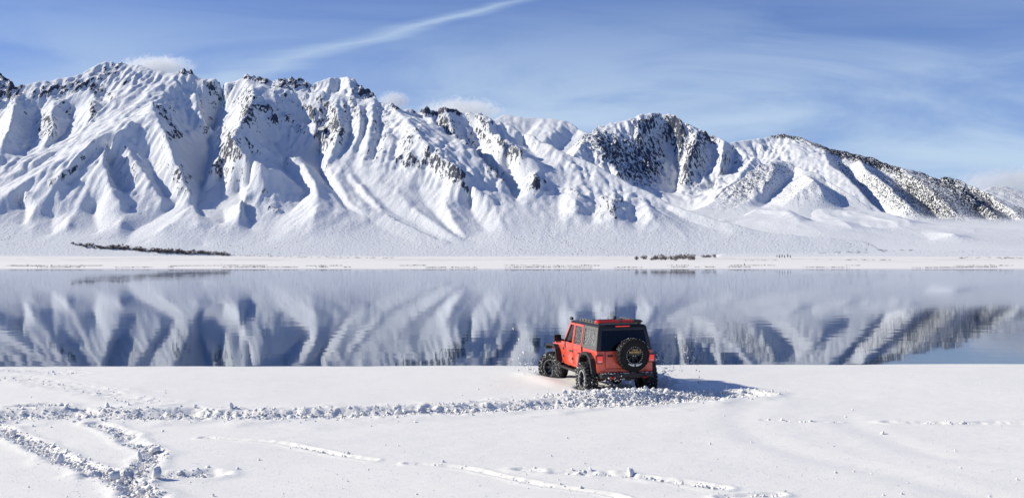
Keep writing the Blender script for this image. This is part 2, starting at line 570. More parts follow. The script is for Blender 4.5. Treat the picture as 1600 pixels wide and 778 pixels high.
    cv = np.tanh(cv / (cv.std() * 1.2 + 1e-6))
    rock = np.clip(rock * (0.82 + 0.42 * cv) + np.clip(slope - 0.95, 0, 1) * 0.35 * (0.3 + hrel), 0, 1)
    me = mesh_np(name, np.stack([X, Y, H], -1).reshape(-1, 3), grid_faces(ny, nx), mat, True,
                 {'rock': rock, 'trees': trees})
    HF.append((x0, yA, dx, dy, H))
    return link_obj(name, me)


# --- front massif -------------------------------------------------
PA = Profile(4300, 401, 0.40, 0.64, 100, 1300)
crestA = [(-900, 190), (-600, 150), (-350, 170), (-150, 140), (-60, 150), (0, 140), (30, 134), (60, 129), (95, 123), (115, 119), (130, 112), (150, 104), (166, 98), (184, 96),
          (205, 101), (232, 107), (262, 114), (274, 116), (286, 112), (294, 112), (305, 118), (330, 123), (355, 125), (378, 125),
          (395, 129), (418, 134), (442, 139), (468, 142), (500, 146), (545, 151), (590, 157), (618, 163), (640, 168), (668, 170),
          (690, 171), (715, 171), (745, 176), (770, 184), (792, 193), (815, 205), (832, 213), (852, 223), (876, 235), (902, 245),
          (930, 258), (962, 273), (1000, 292), (1040, 312), (1080, 327), (1120, 342), (1160, 354), (1200, 363), (1250, 369), (1310, 373), (1350, 377), (1375, 389), (1385, 397)]
rA = [  # ridges: negative offset stands proud of the mean slope
    # long pale ridge running down to the left, and its neighbour above
    ([(287, 116), (262, 138), (240, 160), (205, 184), (165, 206), (130, 226), (95, 246), (60, 268), (28, 290), (0, 312), (-40, 340)], (0, -230, -330, -300, -150)),
    ([(188, 99), (196, 120), (180, 150), (150, 178), (112, 212), (70, 240), (30, 266), (-10, 290)], (0, -110, -170, -150)),
    ([(250, 112), (226, 136), (200, 158), (160, 186)], (0, -120, -120)),
    # spurs in the left bowl
    ([(150, 140), (144, 160), (140, 186), (118, 214)], (60, -20, -80, -60)),
    ([(84, 150), (82, 178), (82, 205), (64, 236)], (60, -20, -80, -60)),
    ([(26, 140), (22, 160), (18, 185), (8, 215), (-8, 260)], (40, -60, -140, -140)),
    ([(44, 220), (32, 232), (40, 250)], (20, -30, 0)),
    # ridge that shades the great gully
    ([(240, 162), (246, 186), (258, 210), (266, 235), (276, 258), (288, 285), (299, 308)], (-300, -330, -330, -260, -140)),
    ([(292, 118), (300, 140), (314, 168), (322, 186), (330, 194)], (0, 20, 40, 80, 150)),
    ([(276, 128), (290, 165), (298, 195), (308, 212)], (-60, 40, 80, 160)),
    # spurs of the lower left face
    ([(205, 186), (182, 205), (168, 225), (163, 250), (166, 275), (176, 302), (190, 318)], (-380, -360, -340, -300, -200)),
    ([(228, 176), (212, 205), (200, 225), (206, 245), (228, 268), (240, 292), (252, 316)], (-330, -300, -280, -260, -120)),
    ([(150, 216), (122, 244), (100, 268), (80, 296), (66, 322)], (-380, -360, -330, -260, -160)),
    ([(176, 214), (152, 250), (132, 280), (126, 318)], (-330, -300, -260, -140)),
    ([(40, 298), (52, 306), (56, 318), (44, 345)], (-260, -230, -180, -60)),
    # wall right of the great gully
    ([(384, 127), (394, 142), (393, 160), (383, 180), (368, 200), (364, 216), (380, 238), (404, 254), (428, 262), (442, 266)], (0, -200, -300, -380, -330, -180)),
    ([(364, 216), (345, 235), (330, 262), (320, 290)], (-360, -240, -100, 20)),
    ([(412, 226), (440, 238), (466, 250), (488, 262)], (0, -60, -40, -20)),
    # rocky shoulder
    ([(482, 140), (486, 165), (494, 188), (506, 208), (510, 228), (503, 252)], (60, 20, 20, 10, 40)),
    ([(520, 148), (524, 170), (530, 195), (524, 222), (512, 250)], (0, -60, -80, -40)),
    ([(558, 152), (562, 178), (560, 205), (548, 240)], (0, -40, -50, -30)),
    ([(584, 157), (582, 185), (575, 215), (572, 250)], (0, -40, -70, -50)),
    # two diagonal ribs with shadowed right flanks
    ([(616, 163), (630, 182), (648, 206), (672, 232), (700, 256), (730, 280), (756, 300), (776, 316)], (0, -160, -250, -280, -220, -100)),
    ([(610, 185), (602, 210), (600, 240), (604, 262)], (-60, -90, -90, -60)),
    ([(640, 210), (640, 235), (652, 262)], (-190, -180, -130)),
    ([(700, 172), (706, 196), (728, 224), (752, 248), (776, 268), (796, 292)], (0, -40, -110, -140, -80)),
    ([(746, 177), (766, 198), (788, 216), (812, 236), (842, 258)], (0, -130, -180, -180, -100)),
    ([(660, 171), (684, 190), (704, 212)], (0, -20, -30)),
    # low bumps right
    ([(838, 270), (836, 288), (846, 306)], (-70, -130, -30)),
    ([(900, 300), (898, 322), (902, 345)], (-60, -120, -20)),
    ([(956, 306), (956, 326), (962, 352)], (-70, -150, -30)),
    ([(1010, 315), (1016, 335), (1024, 355)], (-30, -90, -20)),
    # fans and cones at the foot
    ([(302, 318), (282, 338), (255, 358), (225, 380)], (-60, -120, -120, 0)),
    ([(304, 320), (310, 350), (316, 385)], (-70, -130, 0)),
    ([(402, 266), (386, 295), (376, 330), (372, 365)], (-60, -150, -150, -30)),
    ([(470, 246), (484, 275), (496, 300), (490, 335), (482, 375)], (-20, -110, -150, -160, -20)),
    ([(512, 262), (530, 290), (552, 318), (578, 345)], (0, -20, -30, 0)),
    ([(546, 270), (565, 297), (596, 326), (640, 352), (700, 378)], (-20, -30, -30, -30, -10)),
    ([(610, 275), (630, 308), (668, 342), (720, 372)], (-30, -60, -60, -20)),
    ([(690, 288), (694, 312), (706, 340), (730, 368)], (-70, -110, -100, -30)),
    ([(778, 318), (782, 345), (800, 375)], (-60, -80, -20)),
    ([(206, 322), (190, 348), (178, 372)], (-60, -110, 0)),
    ([(110, 330), (104, 350), (100, 365)], (-60, -100, -20)),
    ([(52, 344), (60, 362)], (-60, -20)),
]
vA = [  # gullies
    ([(170, 172), (140, 200), (104, 226), (66, 252), (24, 280), (-20, 306)], (60, -90, -150, -170)),
    ([(116, 165), (112, 180), (104, 206), (84, 232)], (110, 160, 140, 60)),
    ([(55, 165), (54, 185), (50, 215), (40, 245)], (100, 150, 140, 90)),
    ([(166, 145), (163, 155), (158, 168)], (80, 120, 110)),
    ([(-10, 170), (-6, 210), (-20, 250)], (200, 160, 100)),
    ([(362, 128), (350, 146), (342, 172), (333, 196), (326, 222), (322, 255), (317, 288), (309, 312)], (40, 200, 330, 380, 330, 200, 60)),
    ([(309, 312), (307, 326), (311, 342)], (60, 10, 0)),
    ([(308, 130), (312, 150), (324, 178)], (20, 90, 200)),
    ([(178, 214), (174, 240), (172, 268), (182, 290), (192, 312)], (-240, -200, -170, -90, -20)),
    ([(228, 236), (236, 258), (246, 284), (260, 316)], (-210, -180, -130, 0)),
    ([(146, 240), (126, 266), (108, 292)], (-290, -270, -180)),
    ([(30, 318), (40, 335), (34, 352)], (-40, 0, 0)),
    ([(272, 322), (240, 345), (205, 366), (196, 382)], (0, 20, 20, 10)),
    ([(462, 143), (468, 165), (478, 192), (490, 218), (500, 240), (497, 256), (506, 280), (522, 303), (546, 324), (574, 342)], (20, 130, 260, 300, 250, 90, 30, 20)),
    ([(430, 232), (440, 246), (446, 262), (462, 282), (477, 296), (474, 308), (455, 328), (430, 352), (414, 374)], (200, 120, 30, 0, 10, 0)),
    ([(504, 165), (506, 175), (512, 200), (518, 225)], (50, 80, 110, 100)),
    ([(542, 158), (546, 180), (545, 210), (530, 246)], (20, 20, 15, 0)),
    ([(572, 165), (571, 190), (563, 225), (556, 262)], (20, 0, -20, -20)),
    ([(596, 165), (594, 190), (588, 225), (585, 260)], (20, 0, -20, -30)),
    ([(628, 166), (652, 190), (684, 220), (716, 248), (748, 274), (780, 296), (808, 312)], (60, 160, 220, 240, 170, 40)),
    ([(620, 215), (618, 236), (626, 262)], (-90, -100, -60)),
    ([(668, 252), (674, 272), (690, 292)], (-160, -130, -60)),
    ([(752, 177), (778, 198), (806, 216), (832, 238), (856, 262)], (40, 90, 120, 100, 0)),
    ([(728, 178), (742, 206), (766, 232), (790, 256), (806, 280)], (40, 90, 90, 70, 20)),
    ([(370, 300), (386, 332), (394, 358)], (10, 10, 10)),
    ([(350, 270), (345, 310), (352, 350)], (60, 20, 10)),
    ([(536, 272), (556, 298), (586, 326), (630, 352), (690, 376)], (0, 30, 40, 40, 20)),
    ([(556, 268), (574, 296), (606, 326), (650, 352), (712, 380)], (0, 20, 30, 30, 10)),
    ([(574, 342), (610, 362), (650, 380)], (20, 25, 10)),
    ([(655, 295), (668, 325), (700, 355), (750, 382)], (0, 20, 30, 10)),
    ([(735, 310), (740, 335), (762, 362)], (0, 20, 10)),
    ([(870, 290), (872, 315), (870, 345)], (20, 20, 0)),
    ([(925, 305), (928, 325), (930, 350)], (20, 10, 0)),
    ([(985, 312), (990, 335), (992, 358)], (20, 20, 0)),
    ([(1040, 322), (1080, 345), (1130, 362)], (60, 60, 30)),
    ([(144, 330), (148, 350), (150, 364)], (20, 20, 10)),
    ([(84, 340), (80, 355), (78, 366)], (10, 10, 10)),
]
rockA = [(100, 138, 75, 13, 0.7, -10), (165, 112, 30, 12, 0.7, -25), (150, 140, 30, 10, 0.8, 25), (60, 190, 28, 24, 0.55, 45), (100, 165, 30, 8, 0.6, 50),
         (146, 172, 6, 18, 0.7), (20, 140, 22, 14, 0.7), (205, 122, 22, 16, 0.45), (290, 114, 14, 5, 1.0), (258, 180, 30, 6, 0.7, 48), (272, 208, 16, 7, 0.8), (320, 128, 16, 5, 0.6, 30),
         (270, 160, 22, 12, 0.35), (120, 264, 35, 6, 0.55, -25), (80, 284, 18, 6, 0.6, -20), (195, 272, 30, 34, 0.33, -40), (285, 285, 20, 30, 0.42), (240, 290, 20, 24, 0.3),
         (385, 170, 12, 40, 0.55), (360, 220, 26, 24, 0.45, -40), (345, 265, 14, 26, 0.5), (420, 175, 45, 8, 0.6, 42), (455, 190, 40, 7, 0.55, 45), (440, 150, 30, 8, 0.5, 30), (390, 225, 35, 6, 0.55, 42),
         (500, 168, 24, 20, 0.55, -30), (520, 200, 22, 26, 0.55), (550, 165, 22, 18, 0.5), (600, 175, 16, 20, 0.5), (600, 200, 22, 26, 0.5, -30), (640, 215, 26, 14, 0.6, -25), (645, 250, 28, 14, 0.85),
         (590, 245, 26, 16, 0.5), (680, 245, 26, 22, 0.5, 40), (700, 190, 26, 12, 0.5), (735, 215, 26, 24, 0.55, 40), (715, 275, 28, 20, 0.55, 30), (770, 270, 26, 12, 0.6, 40), (690, 172, 50, 4, 0.8), (620, 165, 14, 5, 0.8),
         (760, 185, 18, 6, 0.6, 30), (800, 232, 30, 7, 0.6, 38), (838, 290, 18, 16, 0.75), (865, 300, 18, 9, 0.5), (905, 305, 26, 12, 0.45), (955, 325, 30, 26, 0.65), (898, 330, 16, 18, 0.45), (900, 262, 30, 8, 0.4, 28),
         (985, 305, 50, 10, 0.35, 20), (1010, 345, 20, 14, 0.3), (430, 325, 14, 9, 0.7), (418, 298, 10, 5, 0.6), (395, 342, 5, 3, 0.8)]
o = massif('front_mountain', M_front, PA, (crestA, 0.0), rA + vA, (-5600, 2750, 4040, 8300), 8.0, 9.0, (16, 9, 3.5), rockA, seed=11, soft=0, rel=1.12, warp=10, scrub=0.20, erosion=0.6, fade=((220, 310, 400), (1.0, 0.62, 0.5)), ero_amp=0.8)
tag(o, 'long snow covered mountain with gullies filling the left of the view', 'mountain', kind='structure')

# --- rocky crest behind it ----------------------------------------
PB = Profile(5600, 330, 0.35, 0.62, 300, 1500)
crestB = [(340, 150), (380, 121), (386, 117), (393, 119), (398, 116), (404, 121), (412, 124), (420, 127), (432, 125), (444, 124), (452, 122), (460, 125), (468, 124), (478, 128), (490, 131), (503, 126), (518, 122), (532, 121), (541, 120), (551, 123), (562, 130), (574, 139), (584, 147), (590, 157), (620, 190)]
o = massif('rocky_summit_ridge', M_front, PB, (crestB, 0.0),
           [([(541, 120), (546, 130), (552, 145), (558, 165)], (0, -90, -120, -100)), ([(515, 123), (512, 140), (508, 160)], (0, -40, 0)), ([(530, 128), (528, 150)], (80, 80)), ([(480, 130), (486, 150)], (60, 120)), ([(440, 126), (440, 150)], (0, -40))],
           (-2300, -650, 6200, 8600), 8, 10, (10, 9, 4), [(400, 126, 26, 14, 0.8), (450, 130, 34, 14, 0.8), (570, 142, 20, 18, 0.85), (545, 125, 12, 6, 0.3)], seed=23, soft=0, warp=8, spur=0.6, erosion=0.5)
tag(o, 'jagged dark crest and snowy dome peak rising behind the long mountain', 'mountain', kind='structure')

# --- far left peak --------------------------------------------------
PG = Profile(6500, 300, 0.4, 0.6, 300, 1500)
o = massif('far_left_peak', M_front, PG, ([(-300, 240), (-160, 180), (-60, 130), (-25, 108), (-8, 116), (6, 121), (24, 134), (50, 160), (110, 210)], 0.0),
           [([(-25, 108), (-15, 135), (-5, 160)], (0, -120, -100)), ([(20, 145), (26, 165)], (80, 80))],
           (-6600, -3400, 7000, 9800), 12, 14, (15, 12, 5), [(0, 128, 40, 16, 0.8)], seed=29, warp=10)
tag(o, 'dark rocky peak cut off by the left edge of the view', 'mountain', kind='structure')

# --- far white mountain ----------------------------------------------
PC = Profile(10500, 330, 0.4, 0.55, 300, 1600)
o = massif('far_white_mountain', M_mid, PC, ([(640, 260), (740, 205), (778, 184), (790, 178), (803, 181), (818, 184), (835, 183), (850, 186), (862, 184), (876, 187), (888, 189), (898, 196), (910, 203), (920, 209), (950, 230), (1000, 262)], 0.0),
           [([(884, 189), (868, 204), (846, 226), (830, 240)], (0, -150, -200, -150)), ([(905, 202), (892, 216), (870, 240)], (80, 120, 120)), ([(852, 187), (836, 204), (816, 222)], (0, -60, -60)), ([(836, 192), (822, 208), (805, 222)], (60, 60, 40)),
            ([(803, 182), (790, 195), (775, 210)], (0, -60, -60))],
           (-1700, 2200, 11200, 15500), 16, 18, (7, 6, 2), [(862, 226, 34, 6, 0.22, -30)], seed=31, warp=10, spur=1.0, rel=0.9, erosion=0.15)
tag(o, 'distant bright white mountain seen in the gap between nearer peaks', 'mountain', kind='structure')

# --- middle mountain ---------------------------------------------------
PD = Profile(6600, 350, 0.3, 0.72, 200, 1400)
crestD = [(800, 320), (850, 275), (880, 240), (900, 224), (920, 208), (936, 199), (955, 192), (975, 188), (992, 182), (1010, 179), (1022, 178), (1034, 177), (1050, 180), (1064, 188), (1078, 197), (1092, 202), (1108, 208), (1126, 217), (1146, 224), (1166, 236), (1180, 247), (1194, 255), (1215, 275), (1250, 310), (1290, 345)]
linesD = [
    ([(920, 208), (908, 226), (895, 246)], (0, -250, -420)),
    ([(950, 195), (944, 215), (950, 240), (966, 270)], (0, -120, -260, -330)),
    ([(985, 215), (975, 245), (990, 275), (1010, 300)], (10, -60, -120, -150)),
    ([(1012, 180), (1006, 196), (1000, 210), (1004, 230), (1014, 255), (1026, 285), (1036, 302)], (0, -30, -20, 20, 20, 0, -20)),
    ([(1030, 182), (1040, 205), (1048, 230), (1056, 262), (1058, 290), (1052, 312)], (20, 90, 200, 240, 190, 80)),
    ([(1062, 190), (1064, 212), (1060, 236)], (0, -10, 60)),
    ([(1092, 203), (1084, 222), (1074, 245), (1072, 270), (1066, 300)], (0, -120, -160, -130, -40)),
    ([(1112, 212), (1108, 232), (1112, 256), (1100, 285)], (60, 90, 40, 20)),
    ([(1132, 220), (1130, 238), (1126, 260), (1116, 285), (1100, 312)], (0, -120, -160, -140, -60)),
    ([(1150, 234), (1144, 256), (1130, 285), (1112, 310)], (60, 60, 20, 0)),
    ([(1178, 247), (1160, 268), (1136, 292), (1110, 316), (1092, 328)], (0, -160, -230, -220, -120)),
]
rockD = [(960, 235, 60, 30, 0.9, 28), (1000, 255, 42, 40, 1.0, 45), (940, 215, 30, 18, 0.6), (1005, 192, 18, 12, 0.8), (1060, 205, 26, 22, 0.75), (1095, 235, 30, 40, 0.6), (1080, 275, 30, 34, 0.6), (1150, 252, 24, 14, 0.5, 30), (1110, 290, 40, 26, 0.4, -40), (1040, 240, 20, 40, 0.3)]
o = massif('middle_mountain', M_mid, PD, (crestD, 0.0), linesD, (0, 2300, 6700, 9900), 8, 9, (16, 8, 3), rockD, seed=41, soft=1, warp=14, base_rock=0.12, spur=0.7, rel=1.7, erosion=0.6)
tag(o, 'steep rocky snow mountain with a dark shadowed cliff in the middle distance', 'mountain', kind='structure')

# --- dark spur in front of the white dome -------------------------------
PS = Profile(5700, 352, 0.25, 0.60, 200, 1200, drop=0.2)
crestS = [(1020, 345), (1060, 334), (1100, 322), (1130, 300), (1155, 280), (1180, 262), (1200, 252), (1212, 249), (1226, 249), (1240, 254), (1256, 264), (1275, 268), (1300, 284), (1330, 304), (1360, 324), (1385, 340), (1410, 352)]
linesS = [
    ([(1216, 250), (1206, 272), (1190, 298), (1165, 322)], (0, -80, -100, -40)),
    ([(1244, 256), (1236, 275), (1210, 305), (1190, 325)], (60, 130, 80, 30)),
    ([(1258, 272), (1274, 282), (1284, 300), (1296, 326)], (-40, -240, -260, -80)),
    ([(1274, 280), (1250, 300), (1224, 322)], (-240, -220, -100)),
    ([(1290, 284), (1306, 305), (1316, 328)], (80, 40, 0)),
    ([(1180, 268), (1150, 295), (1125, 318)], (0, -40, -30)),
]
o = massif('wooded_spur', M_right, PS, (crestS, 0.0), linesS, (700, 3300, 5200, 7900), 8, 9, (14, 8, 4),
           [(1170, 285, 60, 26, 0.45, -35)], [(1170, 285, 60, 24, 0.62, -35), (1215, 262, 34, 12, 0.5), (1290, 300, 70, 26, 0.38, 35), (1240, 300, 50, 26, 0.35)], seed=53, warp=14, spur=0.8, base_tree=0.18, erosion=0.5)
tag(o, 'lower tree dotted spur in front of the white dome mountain', 'mountain', kind='structure')

# --- right mountain -----------------------------------------------------
PE = Profile(6900, 354, 0.12, 0.50, 150, 1500, drop=0.06)
crestE = [(1000, 300), (1060, 262), (1110, 235), (1150, 221), (1170, 218), (1190, 215), (1208, 211), (1222, 210), (1240, 212), (1258, 217), (1275, 223), (1295, 231), (1320, 237), (1345, 244), (1366, 247), (1385, 255), (1402, 261), (1418, 267), (1442, 267), (1462, 274), (1480, 276), (1498, 279), (1515, 286), (1532, 294), (1550, 303), (1570, 312), (1600, 325), (1650, 345), (1720, 352), (1850, 348), (2000, 352)]
linesE = [
    ([(1240, 213), (1250, 235), (1240, 262)], (0, -60, -40)),
    ([(1294, 232), (1290, 242), (1300, 258), (1330, 282), (1355, 308), (1380, 334)], (0, -100, -120, -160, -160, -60)),
    ([(1310, 262), (1330, 292), (1360, 322), (1396, 345)], (80, 110, 80, 20)),
    ([(1342, 246), (1352, 262), (1390, 292), (1420, 320), (1440, 345)], (0, -120, -240, -260, -80)),
    ([(1350, 262), (1390, 300), (1420, 335)], (110, 110, 60)) if False else ([(1372, 262), (1404, 288), (1440, 318), (1472, 345)], (60, 90, 90, 10)),
    ([(1405, 263), (1428, 278), (1460, 300), (1490, 326), (1510, 346)], (0, -110, -180, -180, -40)),
    ([(1440, 272), (1470, 292), (1510, 318), (1545, 345)], (40, 110, 110, 10)),
    ([(1472, 276), (1500, 294), (1535, 318), (1565, 345)], (0, -100, -140, -30)),
    ([(1505, 286), (1545, 315), (1585, 345)], (40, 80, 10)),
    ([(1540, 300), (1575, 325), (1600, 345)], (0, -80, -30)),
    ([(1190, 222), (1180, 245), (1172, 262)], (20, 60, 60)),
]
treesE = [(1230, 213, 60, 4, 0.9, 6), (1320, 240, 70, 7, 1.0, 17), (1380, 258, 50, 9, 1.0, 22), (1330, 272, 60, 10, 0.6, 45), (1390, 300, 60, 24, 0.7, 38), (1450, 310, 80, 36, 0.85, 32), (1530, 320, 80, 28, 0.9, 30), (1480, 285, 60, 16, 0.9, 25), (1640, 340, 80, 26, 0.8, 10), (1190, 230, 28, 5, 0.35, -6)]
o = massif('right_mountain', M_right, PE, (crestE, 0.0), linesE, (800, 7800, 5800, 11200), 10, 11, (14, 12, 5),
           [(1195, 231, 22, 5, 0.5, -10), (1280, 240, 12, 5, 0.4)], treesE, seed=61, warp=14, base_tree=0.0, spur=0.9, rel=1.8, erosion=0.5)
tag(o, 'broad right hand mountain with white dome and dark forested flank', 'mountain', kind='structure')

PH = Profile(11500, 365, 0.25, 0.45, 200, 1500)
o = massif('far_right_hill', M_right, PH, ([(1400, 350), (1480, 310), (1530, 298), (1545, 293), (1560, 292), (1575, 292), (1590, 298), (1610, 305), (1650, 300), (1720, 320), (1800, 335), (2000, 340)], 0.0),
           [([(1562, 292), (1575, 305), (1592, 322)], (0, -80, -80))], (4300, 9800, 11600, 14500), 22, 24, (20, 20, 8), (), [(1580, 305, 60, 14, 0.5, 20)], seed=67, base_tree=0.3)
tag(o, 'small distant hill behind the end of the forested flank', 'hill', kind='structure')

# --- foothills right ---------------------------------------------------
def mound(name, label, pts, y0, ulim, seed, ext, base_v, lines=()):
    P = Profile(y0, base_v, 0.05, 0.20, 100, 700, drop=0.16)
    o = massif(name, M_right, P, (pts, 0.0), lines, ext, 7, 9, (26, 5, 1.5), (), (), seed=seed, warp=16, scrub=0.15, back=((700, -25), (1600, -90)), spur=1.6, ulim=ulim, rel=2.2)
    return tag(o, label, 'hill', kind='structure')


mound('rolling_foothill', 'smooth sunlit snow foothills below the forested mountain', [(1040, 365), (1110, 348), (1165, 334), (1200, 322), (1225, 316), (1246, 318), (1265, 326), (1290, 330), (1320, 331), (1345, 330), (1380, 334), (1410, 342), (1440, 350), (1480, 354), (1540, 357), (1600, 360), (1700, 362), (1850, 366)], 4400, (1040, 1130, 120), 71,
      (700, 5600, 3800, 7000), 394, [([(1312, 342), (1322, 350), (1334, 362)], (-60, -120, -60)), ([(1340, 345), (1352, 360)], (40, 40)), ([(1228, 318), (1236, 335), (1262, 352), (1300, 372)], (0, -60, -90, -60)), ([(1250, 332), (1285, 352)], (40, 40)), ([(1460, 362), (1490, 366), (1530, 374)], (-60, -120, -40)), ([(1420, 352), (1440, 364), (1450, 376)], (0, -40, -40))])
# --- the plain on the far shore -----------------------------------------
SHORE_FAR = 596.0
ys = np.concatenate([np.linspace(588, 640, 14), np.geomspace(650, 9000, 150)])
xs = np.linspace(-1, 1, 240)
Y, S = np.meshgrid(ys, xs, indexing='ij')
X = S * (1500 + Y * 0.95)
sh = SHORE_FAR + fbm(X / 300, X * 0 + 3.1, 3, 81) * 3.0
zt = CAMZ + pix_dir(0, 401)[1] * 4300
rise = np.clip((Y - sh) / 6.0, 0, 1)
H = -0.75 + rise * 0.75 + np.interp(Y, [600, 700, 1100, 2000, 4300, 9000], [0, 0.9, 4.3, 12.2, zt, zt + 60]) + fbm(X / 400, Y / 160, 4, 83) * 0.35 * np.clip((Y - 640) / 400, 0, 1) * (1 + Y / 1200)
H = np.where(Y > 4300, H - (Y - 4300) * 0.05, H)
o = link_obj('far_shore_plain', mesh_np('far_shore_plain', np.stack([X, Y, H], -1).reshape(-1, 3), grid_faces(*Y.shape), M_plain))
tag(o, 'flat snowy plain along the far lake shore', 'plain', kind='structure')

# --- lake -----------------------------------------------------------------
WATER_Z = -0.30
ys = np.concatenate([np.linspace(30, 60, 8), np.geomspace(70, 640, 20)])
xs = np.linspace(-2600, 2600, 30)
X, Y = np.meshgrid(xs, ys)
o = link_obj('lake', mesh_np('lake', np.stack([X, Y, np.full(X.shape, WATER_Z)], -1).reshape(-1, 3), grid_faces(*X.shape), M_water))
tag(o, 'calm lake mirroring the snowy mountains', 'lake', kind='structure')

# ------------------------------------------------------------------ near snow field
def world_line(pts):
    d = densify(pts, 10)
    x, y = on_snow(d[:, 0], d[:, 1])
    return np.stack([x, y], 1)


# (photo line, half width m, depth m, berm m, roughness m, clods per metre, clod size)
TRAILS = {
    'churned': (world_line([(-120, 655), (0, 651), (150, 649), (300, 649), (450, 648), (620, 643), (740, 639), (850, 633), (930, 629), (1000, 628), (1050, 624), (1100, 619), (1150, 616)]), 0.62, 0.16, 0.04, 0.10, 420, 0.028),
    'boot_a': (world_line([(-40, 660), (0, 672), (45, 692), (90, 714), (150, 736), (200, 758), (240, 785)]), 0.20, 0.04, 0.02, 0.05, 220, 0.019),
    'boot_b': (world_line([(150, 664), (190, 676), (205, 690), (240, 708), (232, 722), (215, 745), (205, 785)]), 0.18, 0.04, 0.02, 0.05, 190, 0.019),
    'boot_c': (world_line([(150, 745), (210, 742), (270, 742), (330, 740)]), 0.24, 0.07, 0.02, 0.07, 160, 0.022),
    'line_a': (world_line([(318, 684), (380, 688), (440, 693), (500, 705), (545, 714), (582, 720)]), 0.09, 0.035, 0.02, 0.03, 30, 0.022),
    'line_b': (world_line([(640, 726), (720, 732), (770, 742), (840, 756), (900, 764), (960, 773), (1000, 790)]), 0.08, 0.035, 0.02, 0.03, 24, 0.02),
    'line_c': (world_line([(815, 735), (880, 739), (960, 742), (1040, 750), (1100, 757), (1130, 761)]), 0.14, 0.035, 0.02, 0.05, 50, 0.024),
    'line_d': (world_line([(1195, 657), (1250, 659), (1310, 659)]), 0.09, 0.02, 0.01, 0.03, 30, 0.025),
    'line_e': (world_line([(1392, 660), (1450, 661), (1500, 662), (1560, 661), (1640, 663)]), 0.17, 0.03, 0.02, 0.04, 60, 0.028),
    'line_f': (world_line([(1130, 776), (1170, 773), (1215, 772)]), 0.12, 0.03, 0.02, 0.03, 60, 0.024),
    'shore_scuff': (world_line([(-30, 576), (60, 580), (110, 584)]), 0.5, 0.015, 0.01, 0.03, 24, 0.024),
    'left_scuff': (world_line([(-30, 596), (30, 590), (90, 602), (150, 610), (190, 622), (235, 629)]), 0.45, 0.015, 0.01, 0.03, 18, 0.022),
    'scuff_b': (world_line([(40, 637), (65, 634), (82, 637)]), 0.3, 0.02, 0.03, 0.05, 90, 0.035),
}
SOFT = [  # old, snowed-in wheel ruts
    (world_line([(1185, 628), (1155, 648), (1162, 668), (1200, 692), (1265, 714), (1340, 728), (1460, 758), (1600, 790)]), 0.34, 0.014),
    (world_line([(1320, 652), (1345, 668), (1395, 688), (1440, 705), (1500, 718), (1620, 728)]), 0.30, 0.013),
    (world_line([(1160, 620), (1240, 617), (1330, 618)]), 0.40, 0.012),
    (world_line([(560, 665), (700, 663), (860, 664), (1000, 662)]), 0.5, 0.015),
]


def seg_dist(X, Y, line):
    """distance from points to a polyline"""
    best = np.full(X.shape, 1e9)
    for (x0, y0), (x1, y1) in zip(line[:-1], line[1:]):
        dx, dy = x1 - x0, y1 - y0
        L = dx * dx + dy * dy + 1e-9
        t = np.clip(((X - x0) * dx + (Y - y0) * dy) / L, 0, 1)
        best = np.minimum(best, (X - x0 - t * dx) ** 2 + (Y - y0 - t * dy) ** 2)
    return np.sqrt(best)


JEEP_X, JEEP_Y = 2.87, 28.15      # centre of the rear axle
JEEP_YAW = R(15)
SINK = -0.25


def jeep_to_world(lx, ly):
    c, s_ = math.cos(JEEP_YAW), math.sin(JEEP_YAW)
    return JEEP_X + lx * c - ly * s_, JEEP_Y + lx * s_ + ly * c


